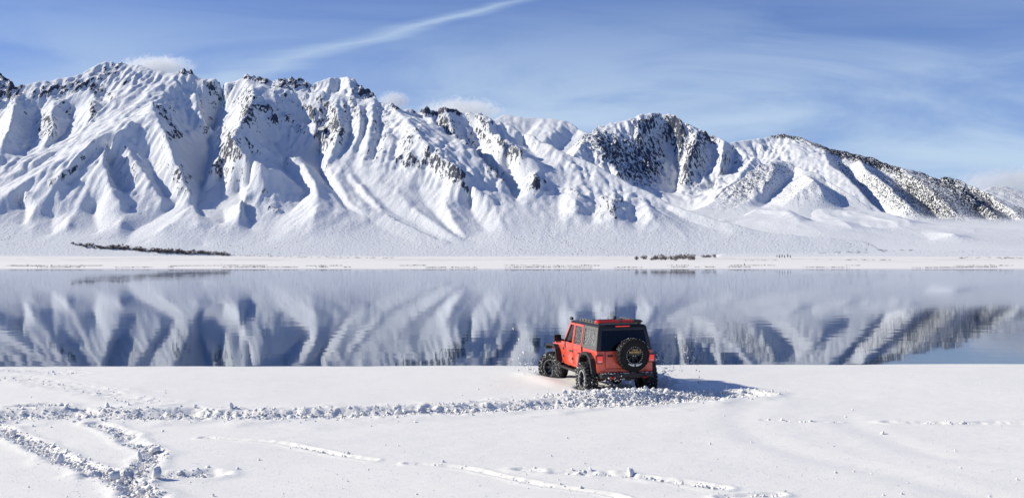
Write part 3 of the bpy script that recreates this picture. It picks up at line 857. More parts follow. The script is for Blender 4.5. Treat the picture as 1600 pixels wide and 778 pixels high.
def snow_height(X, Y):
    X = np.asarray(X, float); Y = np.asarray(Y, float)
    wob = 1 + 0.35 * perlin(X * 1.3, Y * 1.3, 91)
    h = fbm(X / 7.0, Y / 3.2, 4, 92) * 0.022 + fbm(X / 1.2, Y / 0.6, 3, 93) * 0.004
    for line, wd, dp in SOFT:
        m = (X > line[:, 0].min() - 2) & (X < line[:, 0].max() + 2) & (Y > line[:, 1].min() - 2) & (Y < line[:, 1].max() + 2)
        if m.any():
            d = seg_dist(X[m], Y[m], line)
            h[m] += -dp * np.exp(-(d / wd) ** 2) + dp * 0.35 * np.exp(-((d - 2 * wd) / wd) ** 2)
    for nm, (line, wd, dp, bm, rg, _, _) in TRAILS.items():
        m = (X > line[:, 0].min() - 2) & (X < line[:, 0].max() + 2) & (Y > line[:, 1].min() - 2) & (Y < line[:, 1].max() + 2)
        if not m.any(): continue
        d = seg_dist(X[m], Y[m], line) * wob[m]
        g = np.exp(-(d / wd) ** 4)
        lump = np.abs(fbm(X[m] * 2.6, Y[m] * 2.6, 4, 94, 0.6))
        h[m] += -dp * g + bm * np.exp(-((d - 1.5 * wd) / (0.6 * wd)) ** 2) + rg * (lump - 0.1) * np.exp(-(d / (1.35 * wd)) ** 4)
    # heap thrown up behind the vehicle, and ruts under its wheels
    cx0, cy0 = on_snow(985, 622)
    g = np.exp(-(((X - cx0) / 1.25) ** 2 + ((Y - cy0 - 0.25) / 0.72) ** 2))
    h += 0.12 * g * (1 + 0.5 * fbm(X * 2.2, Y * 2.2, 4, 95)) + 0.05 * g * np.abs(fbm(X * 5, Y * 5, 3, 96))
    for lx, ly, ww, dp in ((-0.85, 0, 0.3, 0.24), (0.85, 0, 0.3, 0.24), (-0.85, 3.0, 0.34, 0.20), (0.85, 3.0, 0.34, 0.20)):
        wx, wy = jeep_to_world(lx, ly)
        h -= dp * 0.8 * np.exp(-(((X - wx) / ww) ** 2 + ((Y - wy) / 0.5) ** 2) ** 2)
    wx, wy = jeep_to_world(0.0, 1.4)
    c, s_ = math.cos(JEEP_YAW), math.sin(JEEP_YAW)
    lx = (X - JEEP_X) * c + (Y - JEEP_Y) * s_; ly = -(X - JEEP_X) * s_ + (Y - JEEP_Y) * c
    # trough along the right-hand wheels and the bank beyond it
    h -= 0.13 * np.exp(-((lx - 1.05) / 0.35) ** 4) * np.exp(-((ly - 1.0) / 2.4) ** 4)
    h += 0.10 * np.exp(-((lx - 1.75) / 0.35) ** 2) * np.exp(-((ly - 0.6) / 1.5) ** 4) * (1 + fbm(X * 3, Y * 3, 3, 97))
    h += 0.07 * np.exp(-((lx + 1.5) / 0.4) ** 2) * np.exp(-((ly - 2.2) / 1.8) ** 4)
    return h


def shore_y(X):
    return 33.75 + 0.027 * X + fbm(X / 6.0, X * 0 + 1.7, 4, 98) * 0.16


xs = np.concatenate([-np.geomspace(19.2, 400, 40)[::-1], np.arange(-19, 19.001, 0.045), np.geomspace(19.2, 400, 40)])
yn = np.concatenate([np.linspace(-60, 12.5, 30), np.arange(12.8, 33.2, 0.05)])
tail = np.array([0.35, 0.55, 0.75, 0.88, 0.95, 1.0, 1.02, 1.06, 1.2, 2.5])   # fraction of the way to the lip, then the drop
Xn, Yn = np.meshgrid(xs, yn)
Hn = snow_height(Xn, Yn)
yl = shore_y(xs)
Yt = 33.2 + (np.maximum(yl, 33.3) - 33.2)[None] * 0 + np.outer(tail, np.ones_like(xs)) * (np.maximum(yl - 33.2, 0.15))[None]
Ht = np.interp(tail, [0, 0.75, 0.95, 1.0, 1.02, 1.06, 1.2, 2.5], [0.02, 0.02, 0.015, -0.01, -0.10, -0.28, -0.6, -1.0])[:, None] * np.ones_like(xs)[None]
Xt = np.repeat(xs[None], len(tail), 0)
X = np.vstack([Xn, Xt]); Y = np.vstack([Yn, Yt]); H = np.vstack([Hn, Ht])
o = link_obj('snow_ground', mesh_np('snow_ground', np.stack([X, Y, H], -1).reshape(-1, 3), grid_faces(*X.shape), M_snow))
tag(o, 'open snow field on the near lake shore', 'snow field', kind='structure')

# ------------------------------------------------------------------ clods of broken snow
def clod_templates(n, sub, seed, cuts=7, lims=(0.45, 0.85), rough=0.05):
    out = []
    rs = np.random.default_rng(seed)
    for i in range(n):
        bm = bmesh.new()
        bmesh.ops.create_icosphere(bm, subdivisions=sub, radius=1.0)
        co = np.array([v.co[:] for v in bm.verts]); fc = np.array([[v.index for v in f.verts] for f in bm.faces])
        bm.free()
        # knock facets off a ball, then roughen it
        for _ in range(cuts):
            nrm = rs.normal(size=3); nrm /= np.linalg.norm(nrm)
            lim = rs.uniform(*lims)
            dd = co @ nrm
            co -= np.outer(np.maximum(dd - lim, 0), nrm)
        co *= 1 + rs.normal(size=(len(co), 1)) * rough
        co *= rs.uniform(0.7, 1.25, 3)
        out.append((co, fc))
    return out


CL1 = clod_templates(10, 2, 5, 12, (0.25, 0.7), 0.03)
CL2 = clod_templates(10, 1, 6, 6, (0.3, 0.8), 0.08)


def scatter(name, P, size, label, cat, seed, big=0.05, flat=0.8):
    """one joined mesh of many clods lying on the snow"""
    rs = np.random.default_rng(seed)
    V, Fc = [], []; off = 0
    for (x, y, z), s_ in zip(P, size):
        co, fc = (CL1 if s_ > big else CL2)[rs.integers(10)]
        a = rs.uniform(0, 2 * np.pi, 3)
        M = np.array(Matrix.Rotation(a[0], 3, 'Z') @ Matrix.Rotation(a[1], 3, 'X') @ Matrix.Rotation(a[2], 3, 'Y'))
        c = (co @ M.T) * s_ * np.array([1, 1, flat]) + np.array([x, y, z])
        V.append(c); Fc.append(fc + off); off += len(co)
    me = mesh_np(name, np.concatenate(V), np.concatenate(Fc), M_clod, False)
    o = link_obj(name, me)
    return tag(o, label, cat, kind='stuff')


def line_points(line, n, wd, rs):
    seg = np.hypot(*np.diff(line, axis=0).T); cum = np.concatenate([[0], np.cumsum(seg)])
    s_ = rs.uniform(0, cum[-1], n)
    x = np.interp(s_, cum, line[:, 0]); y = np.interp(s_, cum, line[:, 1])
    i = np.clip(np.searchsorted(cum, s_) - 1, 0, len(seg) - 1)
    nx = -np.diff(line[:, 1])[i] / np.maximum(seg[i], 1e-6); ny = np.diff(line[:, 0])[i] / np.maximum(seg[i], 1e-6)
    d = rs.normal(size=n) * wd * 0.62
    return x + nx * d, y + ny * d, cum[-1]


NAMES = {
    'churned': ('churned_snow', 'long band of churned snow clods running left from the red vehicle'),
    'boot_a': ('trampled_snow', 'trampled snow trail entering from the left edge towards the bottom'),
    'boot_b': ('trampled_snow', 'trampled snow trail winding down from the churned band at lower left'),
    'boot_c': ('trampled_snow', 'trampled snow spreading right near the bottom left corner'),
    'line_a': ('track_crumbs', 'thin line of snow crumbs left of centre below the churned band'),
    'line_b': ('track_crumbs', 'thin pale track of snow crumbs running to the bottom centre'),
    'line_c': ('track_crumbs', 'ragged line of snow crumbs below the vehicle near the bottom'),
    'line_d': ('track_crumbs', 'short faint line of crumbs right of the vehicle'),
    'line_e': ('track_crumbs', 'patchy line of snow crumbs near the right edge'),
    'line_f': ('track_crumbs', 'small patch of crumbs at the bottom right of centre'),
    'shore_scuff': ('scuffed_snow', 'scuffed snow crumbs by the water at the left edge'),
    'left_scuff': ('scuffed_snow', 'scattered crumbs across the snow between left shore and churned band'),
    'scuff_b': ('scuffed_snow', 'little heap of crumbs above the left end of the churned band'),
}
for q, (nm, (line, wd, dp, bm_, rg, per, cs)) in enumerate(TRAILS.items()):
    rs = np.random.default_rng(200 + q)
    L = np.hypot(*np.diff(line, axis=0).T).sum()
    n = int(L * per)
    x, y, _ = line_points(line, n, wd, rs)
    clump = fbm(x * 0.9, y * 0.9, 3, 210 + q)
    keep = clump > (-0.8 if nm in ('churned', 'boot_a') else -0.12 if nm.startswith('line') else -0.35)
    x, y = x[keep], y[keep]
    sz = cs * np.exp(rs.normal(size=len(x)) * 0.55) * 0.75
    sz = np.minimum(sz, cs * 2.6)
    if nm == 'churned':
        # the heap behind the vehicle and the bank right of it
        hx, hy = on_snow(985, 622)
        m = 2200
        ex = hx + rs.normal(size=m) * 0.85; ey = hy + 0.1 + rs.normal(size=m) * 0.42
        x = np.concatenate([x, ex]); y = np.concatenate([y, ey]); sz = np.concatenate([sz, 0.026 * np.exp(rs.normal(size=m) * 0.5)])
        bx, by = on_snow(1090, 615)
        m = 900
        ex = bx + rs.normal(size=m) * 0.85; ey = by + rs.normal(size=m) * 0.28 + (ex - bx) * 0.12
        x = np.concatenate([x, ex]); y = np.concatenate([y, ey]); sz = np.concatenate([sz, 0.024 * np.exp(rs.normal(size=m) * 0.5)])
    z = snow_height(x, y) + sz * 0.25
    scatter(NAMES[nm][0], np.stack([x, y, z], 1), sz, NAMES[nm][1], 'snow', 300 + q)

# loose crumbs lying about on the open snow
rs = np.random.default_rng(77)
u = rs.uniform(0, 1600, 260); v = 590 + 190 * rs.uniform(0, 1, 260) ** 0.8
x, y = on_snow(u, v)
sz = 0.012 * np.exp(rs.normal(size=260) * 0.5)
scatter('snow_crumbs', np.stack([x, y, snow_height(x, y) + sz * 0.4], 1), sz, 'tiny loose snow crumbs strewn over the open snow', 'snow', 78)

# single large clods that stand out
WEDGE = clod_templates(6, 2, 41, 11, (0.25, 0.6), 0.02)
BIG = [(361, 640, 0.17, 'dark tipped upright snow clod at the left half of the churned band'),
       (456, 646, 0.19, 'wedge shaped snow clod on the churned band below the left gully'),
       (626, 640, 0.21, 'tall pointed snow block near the middle of the churned band'),
       (104, 641, 0.14, 'rounded snow clod on the far rim of the churned band, left'),
       (168, 640, 0.12, 'small snow clod on the far rim, next right of the rounded one'),
       (740, 636, 0.14, 'flat snow slab on the churned band left of the vehicle'),
       (180, 681, 0.12, 'lone snow clod at the top of the winding trampled trail'),
       (245, 705, 0.19, 'big snow block with a dark hollow on the winding trampled trail'),
       (218, 718, 0.17, 'blocky snow clod in the winding trail just below the big block'),
       (20, 679, 0.17, 'snow clod beside the left edge at the start of the trampled trail'),
       (92, 722, 0.17, 'snow clod at the outer side of the trampled trail, halfway down'),
       (180, 748, 0.20, 'large snow block where the two trampled trails meet'),
       (244, 750, 0.22, 'largest snow block near the bottom left, right of the meeting trails'),
       (372, 732, 0.06, 'small dark snow lump alone right of the trampled area'),
       (984, 741, 0.13, 'pointed snow lump on the ragged crumb line below the vehicle'),
       (1504, 663, 0.10, 'dark shadowed snow lump on the crumb line near right edge'),
       (1066, 754, 0.09, 'small pointed snow lump at the right part of the ragged line')]
for i, (u, v, s_, lb) in enumerate(BIG):
    s_ *= 0.72
    x, y = on_snow(u, v)
    co, fc = WEDGE[i % 6]
    rs = np.random.default_rng(500 + i)
    M = np.array(Matrix.Rotation(rs.uniform(0, 6.28), 3, 'Z') @ Matrix.Rotation(rs.uniform(-.5, .5), 3, 'X'))
    c = (co @ M.T) * s_ * np.array([0.95, 0.9, 1.1])
    c *= 1 + 0.03 * rs.normal(size=(len(c), 1))
    o = link_obj('snow_clod', mesh_np('snow_clod', c, fc, M_clod, False))
    o.location = (x, y, float(snow_height(np.array([x]), np.array([y]))[0]) + s_ * 0.28)
    tag(o, lb, 'snow clod', 'large clods of broken snow')

# ------------------------------------------------------------------ vehicle materials
def simple(name, colr, rough=0.5, metal=0.0, spec=0.5, coat=0.0, grime=0.0, bump=0.0, bscale=60.0, glow=None):
    m, t = new_mat(name)
    P = t.n('ShaderNodeTexCoord').outputs['Object']
    n = t.noise(P, 3.0, 5, 0.65)
    c = t.mix(t.smooth(n, 0.35, 0.75, 0.0, 1.0), (*colr, 1), tuple(x * 0.82 for x in colr) + (1,))
    if grime:
        pz = t.n('ShaderNodeSeparateXYZ', None, Vector=P).outputs[2]
        g = t.math('MULTIPLY', t.smooth(t.noise(P, 22.0, 4, 0.7), 0.52, 0.70), grime)
        c = t.mix(g, c, (0.80, 0.81, 0.83, 1))
    kw = {}
    if glow:
        kw['Emission_Color'] = (*glow, 1); kw['Emission_Strength'] = 0.35
    if bump:
        kw['Normal'] = t.n('ShaderNodeBump', None, Strength=0.5, Distance=bump, Height=t.noise(P, bscale, 4, 0.6)).outputs[0]
    b = t.n('ShaderNodeBsdfPrincipled', None, Base_Color=c, Roughness=rough, Metallic=metal, Specular_IOR_Level=spec, Coat_Weight=coat, Coat_Roughness=0.08, **kw)
    finish(t, b.outputs[0])
    return m


def glassy(name, tint, rough=0.02, clear=0.5, frost_sheen=0.0):
    m, t = new_mat(name)
    P = t.n('ShaderNodeTexCoord').outputs['Object']
    tr = t.n('ShaderNodeBsdfTransparent', None, Color=(*tint, 1))
    gl = t.n('ShaderNodeBsdfPrincipled', None, Base_Color=(0.012, 0.014, 0.016, 1), Roughness=rough, IOR=1.5)
    mx = t.n('ShaderNodeMixShader', None, _0=1 - clear, _1=tr.outputs[0], _2=gl.outputs[0])
    out = mx.outputs[0]
    if frost_sheen:
        d = t.n('ShaderNodeBsdfDiffuse', None, Color=(0.62, 0.63, 0.64, 1))
        f = t.math('MULTIPLY', t.smooth(t.noise(P, 26.0, 5, 0.7), 0.38, 0.7), frost_sheen)  # pale mottled film; on the rear doors it stands in for reflection
        out = t.n('ShaderNodeMixShader', None, _0=f, _1=out, _2=d.outputs[0]).outputs[0]
    finish(t, out)
    return m


J_red = simple('red_paint', (0.90, 0.10, 0.05), 0.28, 0.0, 0.5, 0.6)
J_black = simple('black_plastic', (0.018, 0.018, 0.020), 0.55, bump=0.004)
J_top = simple('black_hardtop', (0.022, 0.022, 0.024), 0.45, bump=0.003)
J_grey = simple('grey_and_sunlit_trim', (0.13, 0.125, 0.12), 0.5)  # grey parts; also paints sunlight onto the black hard top sides
J_rubber = simple('tyre_rubber', (0.017, 0.017, 0.018), 0.8, spec=0.25, grime=0.30, bump=0.004)
J_rubber2 = simple('spare_rubber', (0.014, 0.014, 0.015), 0.75, spec=0.25, grime=0.03, bump=0.003)
J_rim = simple('grey_alloy', (0.10, 0.10, 0.105), 0.42, 0.7, grime=0.30)
J_ring = simple('bright_ring', (0.62, 0.62, 0.63), 0.35, 0.6, grime=0.3)
J_dark = simple('chassis_black', (0.012, 0.012, 0.013), 0.65, grime=0.12)
J_steel = simple('bolt_steel', (0.65, 0.65, 0.64), 0.3, 0.8)
J_lamp = simple('red_lens', (0.80, 0.02, 0.015), 0.18, 0.0, 0.5, 0.8, glow=(1.0, 0.05, 0.03))
J_lampw = simple('clear_lens', (0.75, 0.72, 0.70), 0.2)
J_glass = glassy('dark_tinted_glass', (0.10, 0.11, 0.12), 0.02, 0.35)
J_clear = glassy('side_glass', (0.75, 0.78, 0.78), 0.02, 0.85)
J_frost = glassy('snow_dusted_glass', (0.30, 0.32, 0.33), 0.1, 0.5, 0.62)
J_sheen = glassy('painted_sheen_glass', (0.45, 0.47, 0.48), 0.08, 0.55, 0.35)  # rear door glass, reflected brightness painted in as a pale film
J_seat = simple('seat_cloth', (0.030, 0.030, 0.032), 0.8)
J_board = simple('red_board', (0.42, 0.012, 0.014), 0.5)
J_plate = simple('plate_black', (0.012, 0.011, 0.010), 0.5)
J_yellow = simple('plate_yellow', (0.85, 0.50, 0.14), 0.5)
J_white = simple('pale_metal', (0.72, 0.73, 0.75), 0.4, 0.2)


# ------------------------------------------------------------------ mesh builder for parts
class MB:
    def __init__(s):
        s.bm = bmesh.new()

    def hexa(s, p):
        """8 corners: bottom 4 (ccw), top 4 (ccw)"""
        v = [s.bm.verts.new(q) for q in p]
        for f in ((3, 2, 1, 0), (4, 5, 6, 7), (0, 1, 5, 4), (1, 2, 6, 5), (2, 3, 7, 6), (3, 0, 4, 7)):
            s.bm.faces.new([v[i] for i in f])
        return s

    def box(s, x0, x1, y0, y1, z0, z1):
        return s.hexa([(x0, y0, z0), (x1, y0, z0), (x1, y1, z0), (x0, y1, z0), (x0, y0, z1), (x1, y0, z1), (x1, y1, z1), (x0, y1, z1)])

    def prism(s, pts, x0, x1):
        """polygon in (y, z) extruded along x; x0/x1 floats or functions of (y, z)"""
        f0 = x0 if callable(x0) else (lambda y, z: x0); f1 = x1 if callable(x1) else (lambda y, z: x1)
        a = [s.bm.verts.new((f0(y, z), y, z)) for y, z in pts]; b = [s.bm.verts.new((f1(y, z), y, z)) for y, z in pts]
        n = len(pts)
        s.bm.faces.new(a); s.bm.faces.new(b[::-1])
        for i in range(n):
            s.bm.faces.new((a[i], b[i], b[(i + 1) % n], a[(i + 1) % n]))
        return s

    def ring(s, outer, inner, x0, x1):
        f0 = x0 if callable(x0) else (lambda y, z: x0); f1 = x1 if callable(x1) else (lambda y, z: x1)
        n = len(outer)
        A = [s.bm.verts.new((f0(y, z), y, z)) for y, z in outer]; B = [s.bm.verts.new((f0(y, z), y, z)) for y, z in inner]
        C = [s.bm.verts.new((f1(y, z), y, z)) for y, z in outer]; D = [s.bm.verts.new((f1(y, z), y, z)) for y, z in inner]
        for i in range(n):
            j = (i + 1) % n
            for q in ((A[i], A[j], B[j], B[i]), (C[j], C[i], D[i], D[j]), (A[j], A[i], C[i], C[j]), (B[i], B[j], D[j], D[i])):
                s.bm.faces.new(q)
        return s

    def tube(s, pts, r, n=10, cap=True):
        pts = [Vector(p) for p in pts]
        rings = []
        for i, p in enumerate(pts):
            d = (pts[min(i + 1, len(pts) - 1)] - pts[max(i - 1, 0)]).normalized()
            a = d.orthogonal().normalized(); b = d.cross(a)
            if rings:
                a = (pa - d * pa.dot(d)).normalized(); b = d.cross(a)
            pa = a
            rr = r[i] if isinstance(r, (list, tuple)) else r
            rings.append([s.bm.verts.new(p + (a * math.cos(2 * math.pi * k / n) + b * math.sin(2 * math.pi * k / n)) * rr) for k in range(n)])
        for A, B in zip(rings[:-1], rings[1:]):
            for k in range(n):
                s.bm.faces.new((A[k], A[(k + 1) % n], B[(k + 1) % n], B[k]))
        if cap:
            s.bm.faces.new(rings[0][::-1]); s.bm.faces.new(rings[-1])
        return s

    def lathe(s, prof, n=40, axis='x', close=False):
        """profile (r, a): radius and position along the axis"""
        rings = []
        for r, a in prof:
            rg = []
            for k in range(n):
                t = 2 * math.pi * k / n
                c, d = r * math.cos(t), r * math.sin(t)
                rg.append(s.bm.verts.new((a, c, d) if axis == 'x' else (c, a, d)))
            rings.append(rg)
        seq = list(zip(rings[:-1], rings[1:]))
        if close: seq.append((rings[-1], rings[0]))
        for A, B in seq:
            for k in range(n):
                s.bm.faces.new((A[k], A[(k + 1) % n], B[(k + 1) % n], B[k]))
        return s

    def build(s, name, mat, parent=None, bevel=0.0, smooth=35, label=None, seg=2):
        bm = s.bm
        bmesh.ops.recalc_face_normals(bm, faces=bm.faces[:])
        if bevel:
            es = [e for e in bm.edges if len(e.link_faces) == 2 and e.calc_face_angle(0) > R(30)]
            bmesh.ops.bevel(bm, geom=es, offset=bevel, segments=seg, profile=0.6, affect='EDGES', clamp_overlap=True)
        me = bpy.data.meshes.new(name)
        bm.to_mesh(me); bm.free()
        me.materials.append(mat)
        me.polygons.foreach_set('use_smooth', np.ones(len(me.polygons), bool))
        me.set_sharp_from_angle(angle=R(smooth))
        o = link_obj(name, me, parent)
        if label: o['label'] = label
        return o


# ------------------------------------------------------------------ the red off-road vehicle
suv = bpy.data.objects.new('off_road_vehicle', None)
col.objects.link(suv)
suv.location = (JEEP_X, JEEP_Y, SINK)
suv.rotation_euler = (R(0.6), R(-0.6), JEEP_YAW)
tag(suv, 'lifted red four door off-road vehicle ploughing through the snow beside the lake', 'off-road vehicle')
BELT, ROOF, BOT = 1.30, 1.96, 0.72
HW = 0.80            # half width of the tub


def sx(s, inset=0.0):
    """outer skin of the body side at height z: vertical tub, cabin leaning in"""
    return lambda y, z: s * (HW - inset - max(0.0, z - BELT) * 0.17 - max(0.0, BOT + 0.25 - z) * 0.10)


def arch(cy, r, z0, n=9, lo=None):
    """points over a squared-off wheel arch, from front to rear"""
    return [(cy + r, z0), (cy + r * 0.72, z0 + r * 0.62), (cy + r * 0.35, z0 + r * 0.80), (cy - r * 0.35, z0 + r * 0.80), (cy - r * 0.72, z0 + r * 0.62), (cy - r, z0)]


# tub: quarter panels with the arch cut out, sills, floor, scuttle
b = MB()
for s in (-1, 1):
    a = arch(0.0, 0.56, BOT, lo=BOT)
    b.prism([(-0.62, BOT), (-0.62, BELT), (0.52, BELT), (0.60, BOT)] + a[0:], sx(s), sx(s, 0.04))
    b.prism([(2.24, BOT + 0.02), (2.24, 1.27), (3.30, 1.20), (3.38, 1.12), (3.38, 1.02), (2.92, 1.12), (2.62, 1.06), (2.44, BOT + 0.02)], sx(s), sx(s, 0.05))
    b.box(*sorted((s * 0.755, s * 0.70)), 0.56, 2.3, BOT - 0.05, BOT + 0.03)
b.box(-0.74, 0.74, 0.60, 3.3, BOT - 0.04, BOT + 0.02)
b.box(-0.74, 0.74, -0.55, 0.55, 1.05, 1.10)
b.box(-0.74, 0.74, 2.16, 2.24, BOT + 0.02, 1.26)
b.build('body', J_red, suv, 0.012)

# rear panel and tailgate
b = MB()
for s in (-1, 1):
    b.box(*sorted((s * 0.795, s * 0.56)), -0.64, -0.585, BOT, BELT - 0.005)
b.box(-0.56, 0.56, -0.635, -0.585, BOT, BOT + 0.10)
b.build('rear_panel', J_red, suv, 0.008)
tg = MB().box(-0.553, 0.553, -0.655, -0.60, BOT + 0.108, BELT - 0.01).build('tailgate', J_red, suv, 0.012)
for z in (BOT + 0.2, BELT - 0.14):
    MB().box(0.44, 0.66, -0.685, -0.653, z, z + 0.055).build('hinge', J_red, tg, 0.006)
MB().box(-0.50, -0.36, -0.685, -0.655, BELT - 0.16, BELT - 0.11).build('handle', J_black, tg, 0.006)

# bonnet with its scoop, cowl and grille
b = MB()
b.hexa([(-0.72, 2.2, 1.22), (0.72, 2.2, 1.22), (0.60, 3.50, 1.15), (-0.60, 3.50, 1.15), (-0.68, 2.2, 1.34), (0.68, 2.2, 1.34), (0.55, 3.48, 1.25), (-0.55, 3.48, 1.25)])
hood = b.build('bonnet', J_red, suv, 0.02)
MB().hexa([(-0.30, 2.45, 1.31), (0.30, 2.45, 1.31), (0.26, 3.2, 1.26), (-0.26, 3.2, 1.26), (-0.26, 2.5, 1.365), (0.26, 2.5, 1.365), (0.22, 3.15, 1.305), (-0.22, 3.15, 1.305)]).build('scoop', J_red, hood, 0.012)
for s in (-1, 1):
    MB().box(*sorted((s * 0.60, s * 0.64)), 3.1, 3.2, 1.22, 1.29).build('bonnet_latch', J_black, hood, 0.004)
g = MB().box(-0.66, 0.66, 3.42, 3.52, 0.80, 1.24).build('grille', J_red, suv, 0.02)
for i in range(7):
    x = -0.27 + i * 0.09
    MB().box(x - 0.025, x + 0.025, 3.51, 3.535, 0.90, 1.17).build('slot', J_black, g, 0.004)
for s in (-1, 1):
    h = MB().lathe([(0.0, 0.06), (0.07, 0.055), (0.095, 0.03), (0.10, 0.0)], 24, 'y').build('headlight', J_lampw, suv)
    h.location = (s * 0.46, 3.52, 1.06)

# front bumper, winch, rear bumper
fb = MB().box(-0.80, 0.80, 3.60, 3.82, 0.66, 0.86).build('front_bumper', J_black, suv, 0.03)
MB().tube([(-0.42, 3.72, 0.85), (-0.36, 3.74, 1.08), (0.36, 3.74, 1.08), (0.42, 3.72, 0.85)], 0.025).build('bumper_hoop', J_black, fb)
rb = MB().box(-0.74, 0.74, -0.86, -0.645, 0.58, 0.70).build('rear_bumper', J_black, suv, 0.02)
for s in (-1, 1):
    MB().tube([(s * 0.50, -0.86, 0.63), (s * 0.50, -0.95, 0.61), (s * 0.44, -0.97, 0.60), (s * 0.40, -0.93, 0.62), (s * 0.40, -0.86, 0.63)], 0.018, 8).build('tow_hook', J_board, rb)
MB().box(-0.06, 0.06, -0.93, -0.80, 0.52, 0.60).build('tow_hitch', J_dark, rb, 0.008)

# wheel-arch flares, standing well out from the body
def flare(cy, r, s, name='fender_flare'):
    z0 = BOT - 0.02
    o_ = [(cy + r + 0.07, z0), (cy + r * 0.76 + 0.04, z0 + r * 0.70), (cy + r * 0.36, z0 + r * 0.93), (cy - r * 0.36, z0 + r * 0.93), (cy - r * 0.76 - 0.04, z0 + r * 0.70), (cy - r - 0.07, z0)]
    i_ = [(cy + r - 0.02, z0), (cy + r * 0.70, z0 + r * 0.60), (cy + r * 0.34, z0 + r * 0.80), (cy - r * 0.34, z0 + r * 0.80), (cy - r * 0.70, z0 + r * 0.60), (cy - r + 0.02, z0)]
    m = MB()
    for k in range(5):
        q = [o_[k], o_[k + 1], i_[k + 1], i_[k]]
        m.prism(q, s * (HW - 0.02), s * (HW + 0.13))
    bmesh.ops.remove_doubles(m.bm, verts=m.bm.verts[:], dist=1e-4)
    return m.build(name, J_black, suv, 0.0)


for s in (-1, 1):
    flare(0.0, 0.56, s)
    m = MB()
    pts = [(3.58, 1.04), (3.50, 1.17), (2.72, 1.20), (2.56, 1.10), (2.42, 0.74)]
    inn = [(3.54, 1.00), (3.46, 1.11), (2.74, 1.14), (2.62, 1.06), (2.50, 0.72)]
    for k in range(4):
        m.prism([pts[k], pts[k + 1], inn[k + 1], inn[k]], s * 0.62, s * (HW + 0.15))
    m.build('fender_flare', J_black, suv)
    MB().box(*sorted((s * 0.70, s * (HW + 0.14))), 3.50, 3.60, 1.06, 1.16).build('turn_lamp', J_black, suv, 0.01)
    # inner wheel houses
    MB().box(*sorted((s * 0.40, s * 0.74)), -0.50, 0.50, 0.80, 1.18).build('wheel_house', J_dark, suv)
    # rock slider
    sl = MB().tube([(s * 0.84, 0.62, 0.60), (s * 0.88, 0.72, 0.60), (s * 0.88, 2.30, 0.60), (s * 0.84, 2.42, 0.60)], 0.035, 10).build('rock_slider', J_black, suv)
    for y in (0.8, 1.5, 2.2):
        MB().box(*sorted((s * 0.66, s * 0.87)), y - 0.03, y + 0.03, 0.58, 0.63).build('slider_bracket', J_black, sl)
    # tail lamp
    tl = MB().box(*sorted((s * 0.635, s * 0.835)), -0.715, -0.62, 0.97, 1.20).build('tail_light', J_black, suv, 0.015)
    MB().box(*sorted((s * 0.655, s * 0.815)), -0.73, -0.70, 0.995, 1.175).build('red_lens', J_lamp, tl, 0.012)
    MB().box(*sorted((s * 0.70, s * 0.77)), -0.737, -0.725, 1.005, 1.045).build('reverse_lens', J_lampw, tl, 0.004)

# doors: lower panel with window frame above, glass, handle and hinges
def door(s, y0, y1, top0, top1, glass):
    """top0/top1: y of the rear and front end of the roof rail"""
    lo = [(y0, BOT + 0.035), (y1, BOT + 0.035), (y1, BELT), (y0, BELT)]
    d = MB()
    d.prism(lo, sx(s, -0.012), sx(s, 0.045))
    zt = ROOF - 0.05
    outer = [(y0, BELT + 0.002), (y1, BELT + 0.002), (top1, zt), (top0, zt)]
    fr = 0.055
    inner = [(y0 + fr, BELT + 0.04), (y1 - fr * 1.3, BELT + 0.04), (top1 - fr * 0.7, zt - fr), (top0 + fr, zt - fr)]
    d.ring(outer, inner, sx(s, -0.008), sx(s, 0.035))
    o = d.build('door', J_red, suv, 0.006)
    MB().prism(inner, sx(s, 0.012), sx(s, 0.018)).build('window', glass, o)
    MB().box(*sorted((s * (HW + 0.012), s * (HW + 0.045))), y0 + 0.06, y0 + 0.20, BELT - 0.20, BELT - 0.165).build('handle', J_black, o, 0.006)
    for z in (BOT + 0.16, BELT - 0.20):
        MB().box(*sorted((s * (HW + 0.008), s * (HW + 0.035))), y1 - 0.04, y1 + 0.05, z, z + 0.06).build('hinge', J_grey, o, 0.005)
    return o


for s in (-1, 1):
    door(s, 1.405, 2.22, 1.405, 1.84, J_clear)
    door(s, 0.625, 1.385, 0.66, 1.385, J_sheen)

# windscreen with frame, roof panels, hard top
wf = MB()
zt = ROOF - 0.04
P0, P1 = 2.28, 1.88
for s in (-1, 1):
    wf.hexa([(s * 0.78, P0, 1.30), (s * 0.70, P0, 1.30), (s * 0.70, P0 - 0.05, 1.30), (s * 0.78, P0 - 0.05, 1.30), (s * 0.685, P1, zt), (s * 0.615, P1, zt), (s * 0.615, P1 - 0.05, zt), (s * 0.685, P1 - 0.05, zt)])
wf.hexa([(-0.62, P1 + 0.03, zt - 0.07), (0.62, P1 + 0.03, zt - 0.07), (0.62, P1 - 0.05, zt - 0.06), (-0.62, P1 - 0.05, zt - 0.06), (-0.62, P1, zt), (0.62, P1, zt), (0.62, P1 - 0.06, zt), (-0.62, P1 - 0.06, zt)])
wf = wf.build('windscreen_frame', J_red, suv)
MB().hexa([(-0.71, P0 - 0.02, 1.31), (0.71, P0 - 0.02, 1.31), (0.71, P0 - 0.026, 1.31), (-0.71, P0 - 0.026, 1.31), (-0.62, P1 + 0.02, zt - 0.06), (0.62, P1 + 0.02, zt - 0.06), (0.62, P1 + 0.014, zt - 0.06), (-0.62, P1 + 0.014, zt - 0.06)]).build('windscreen', J_clear, wf)

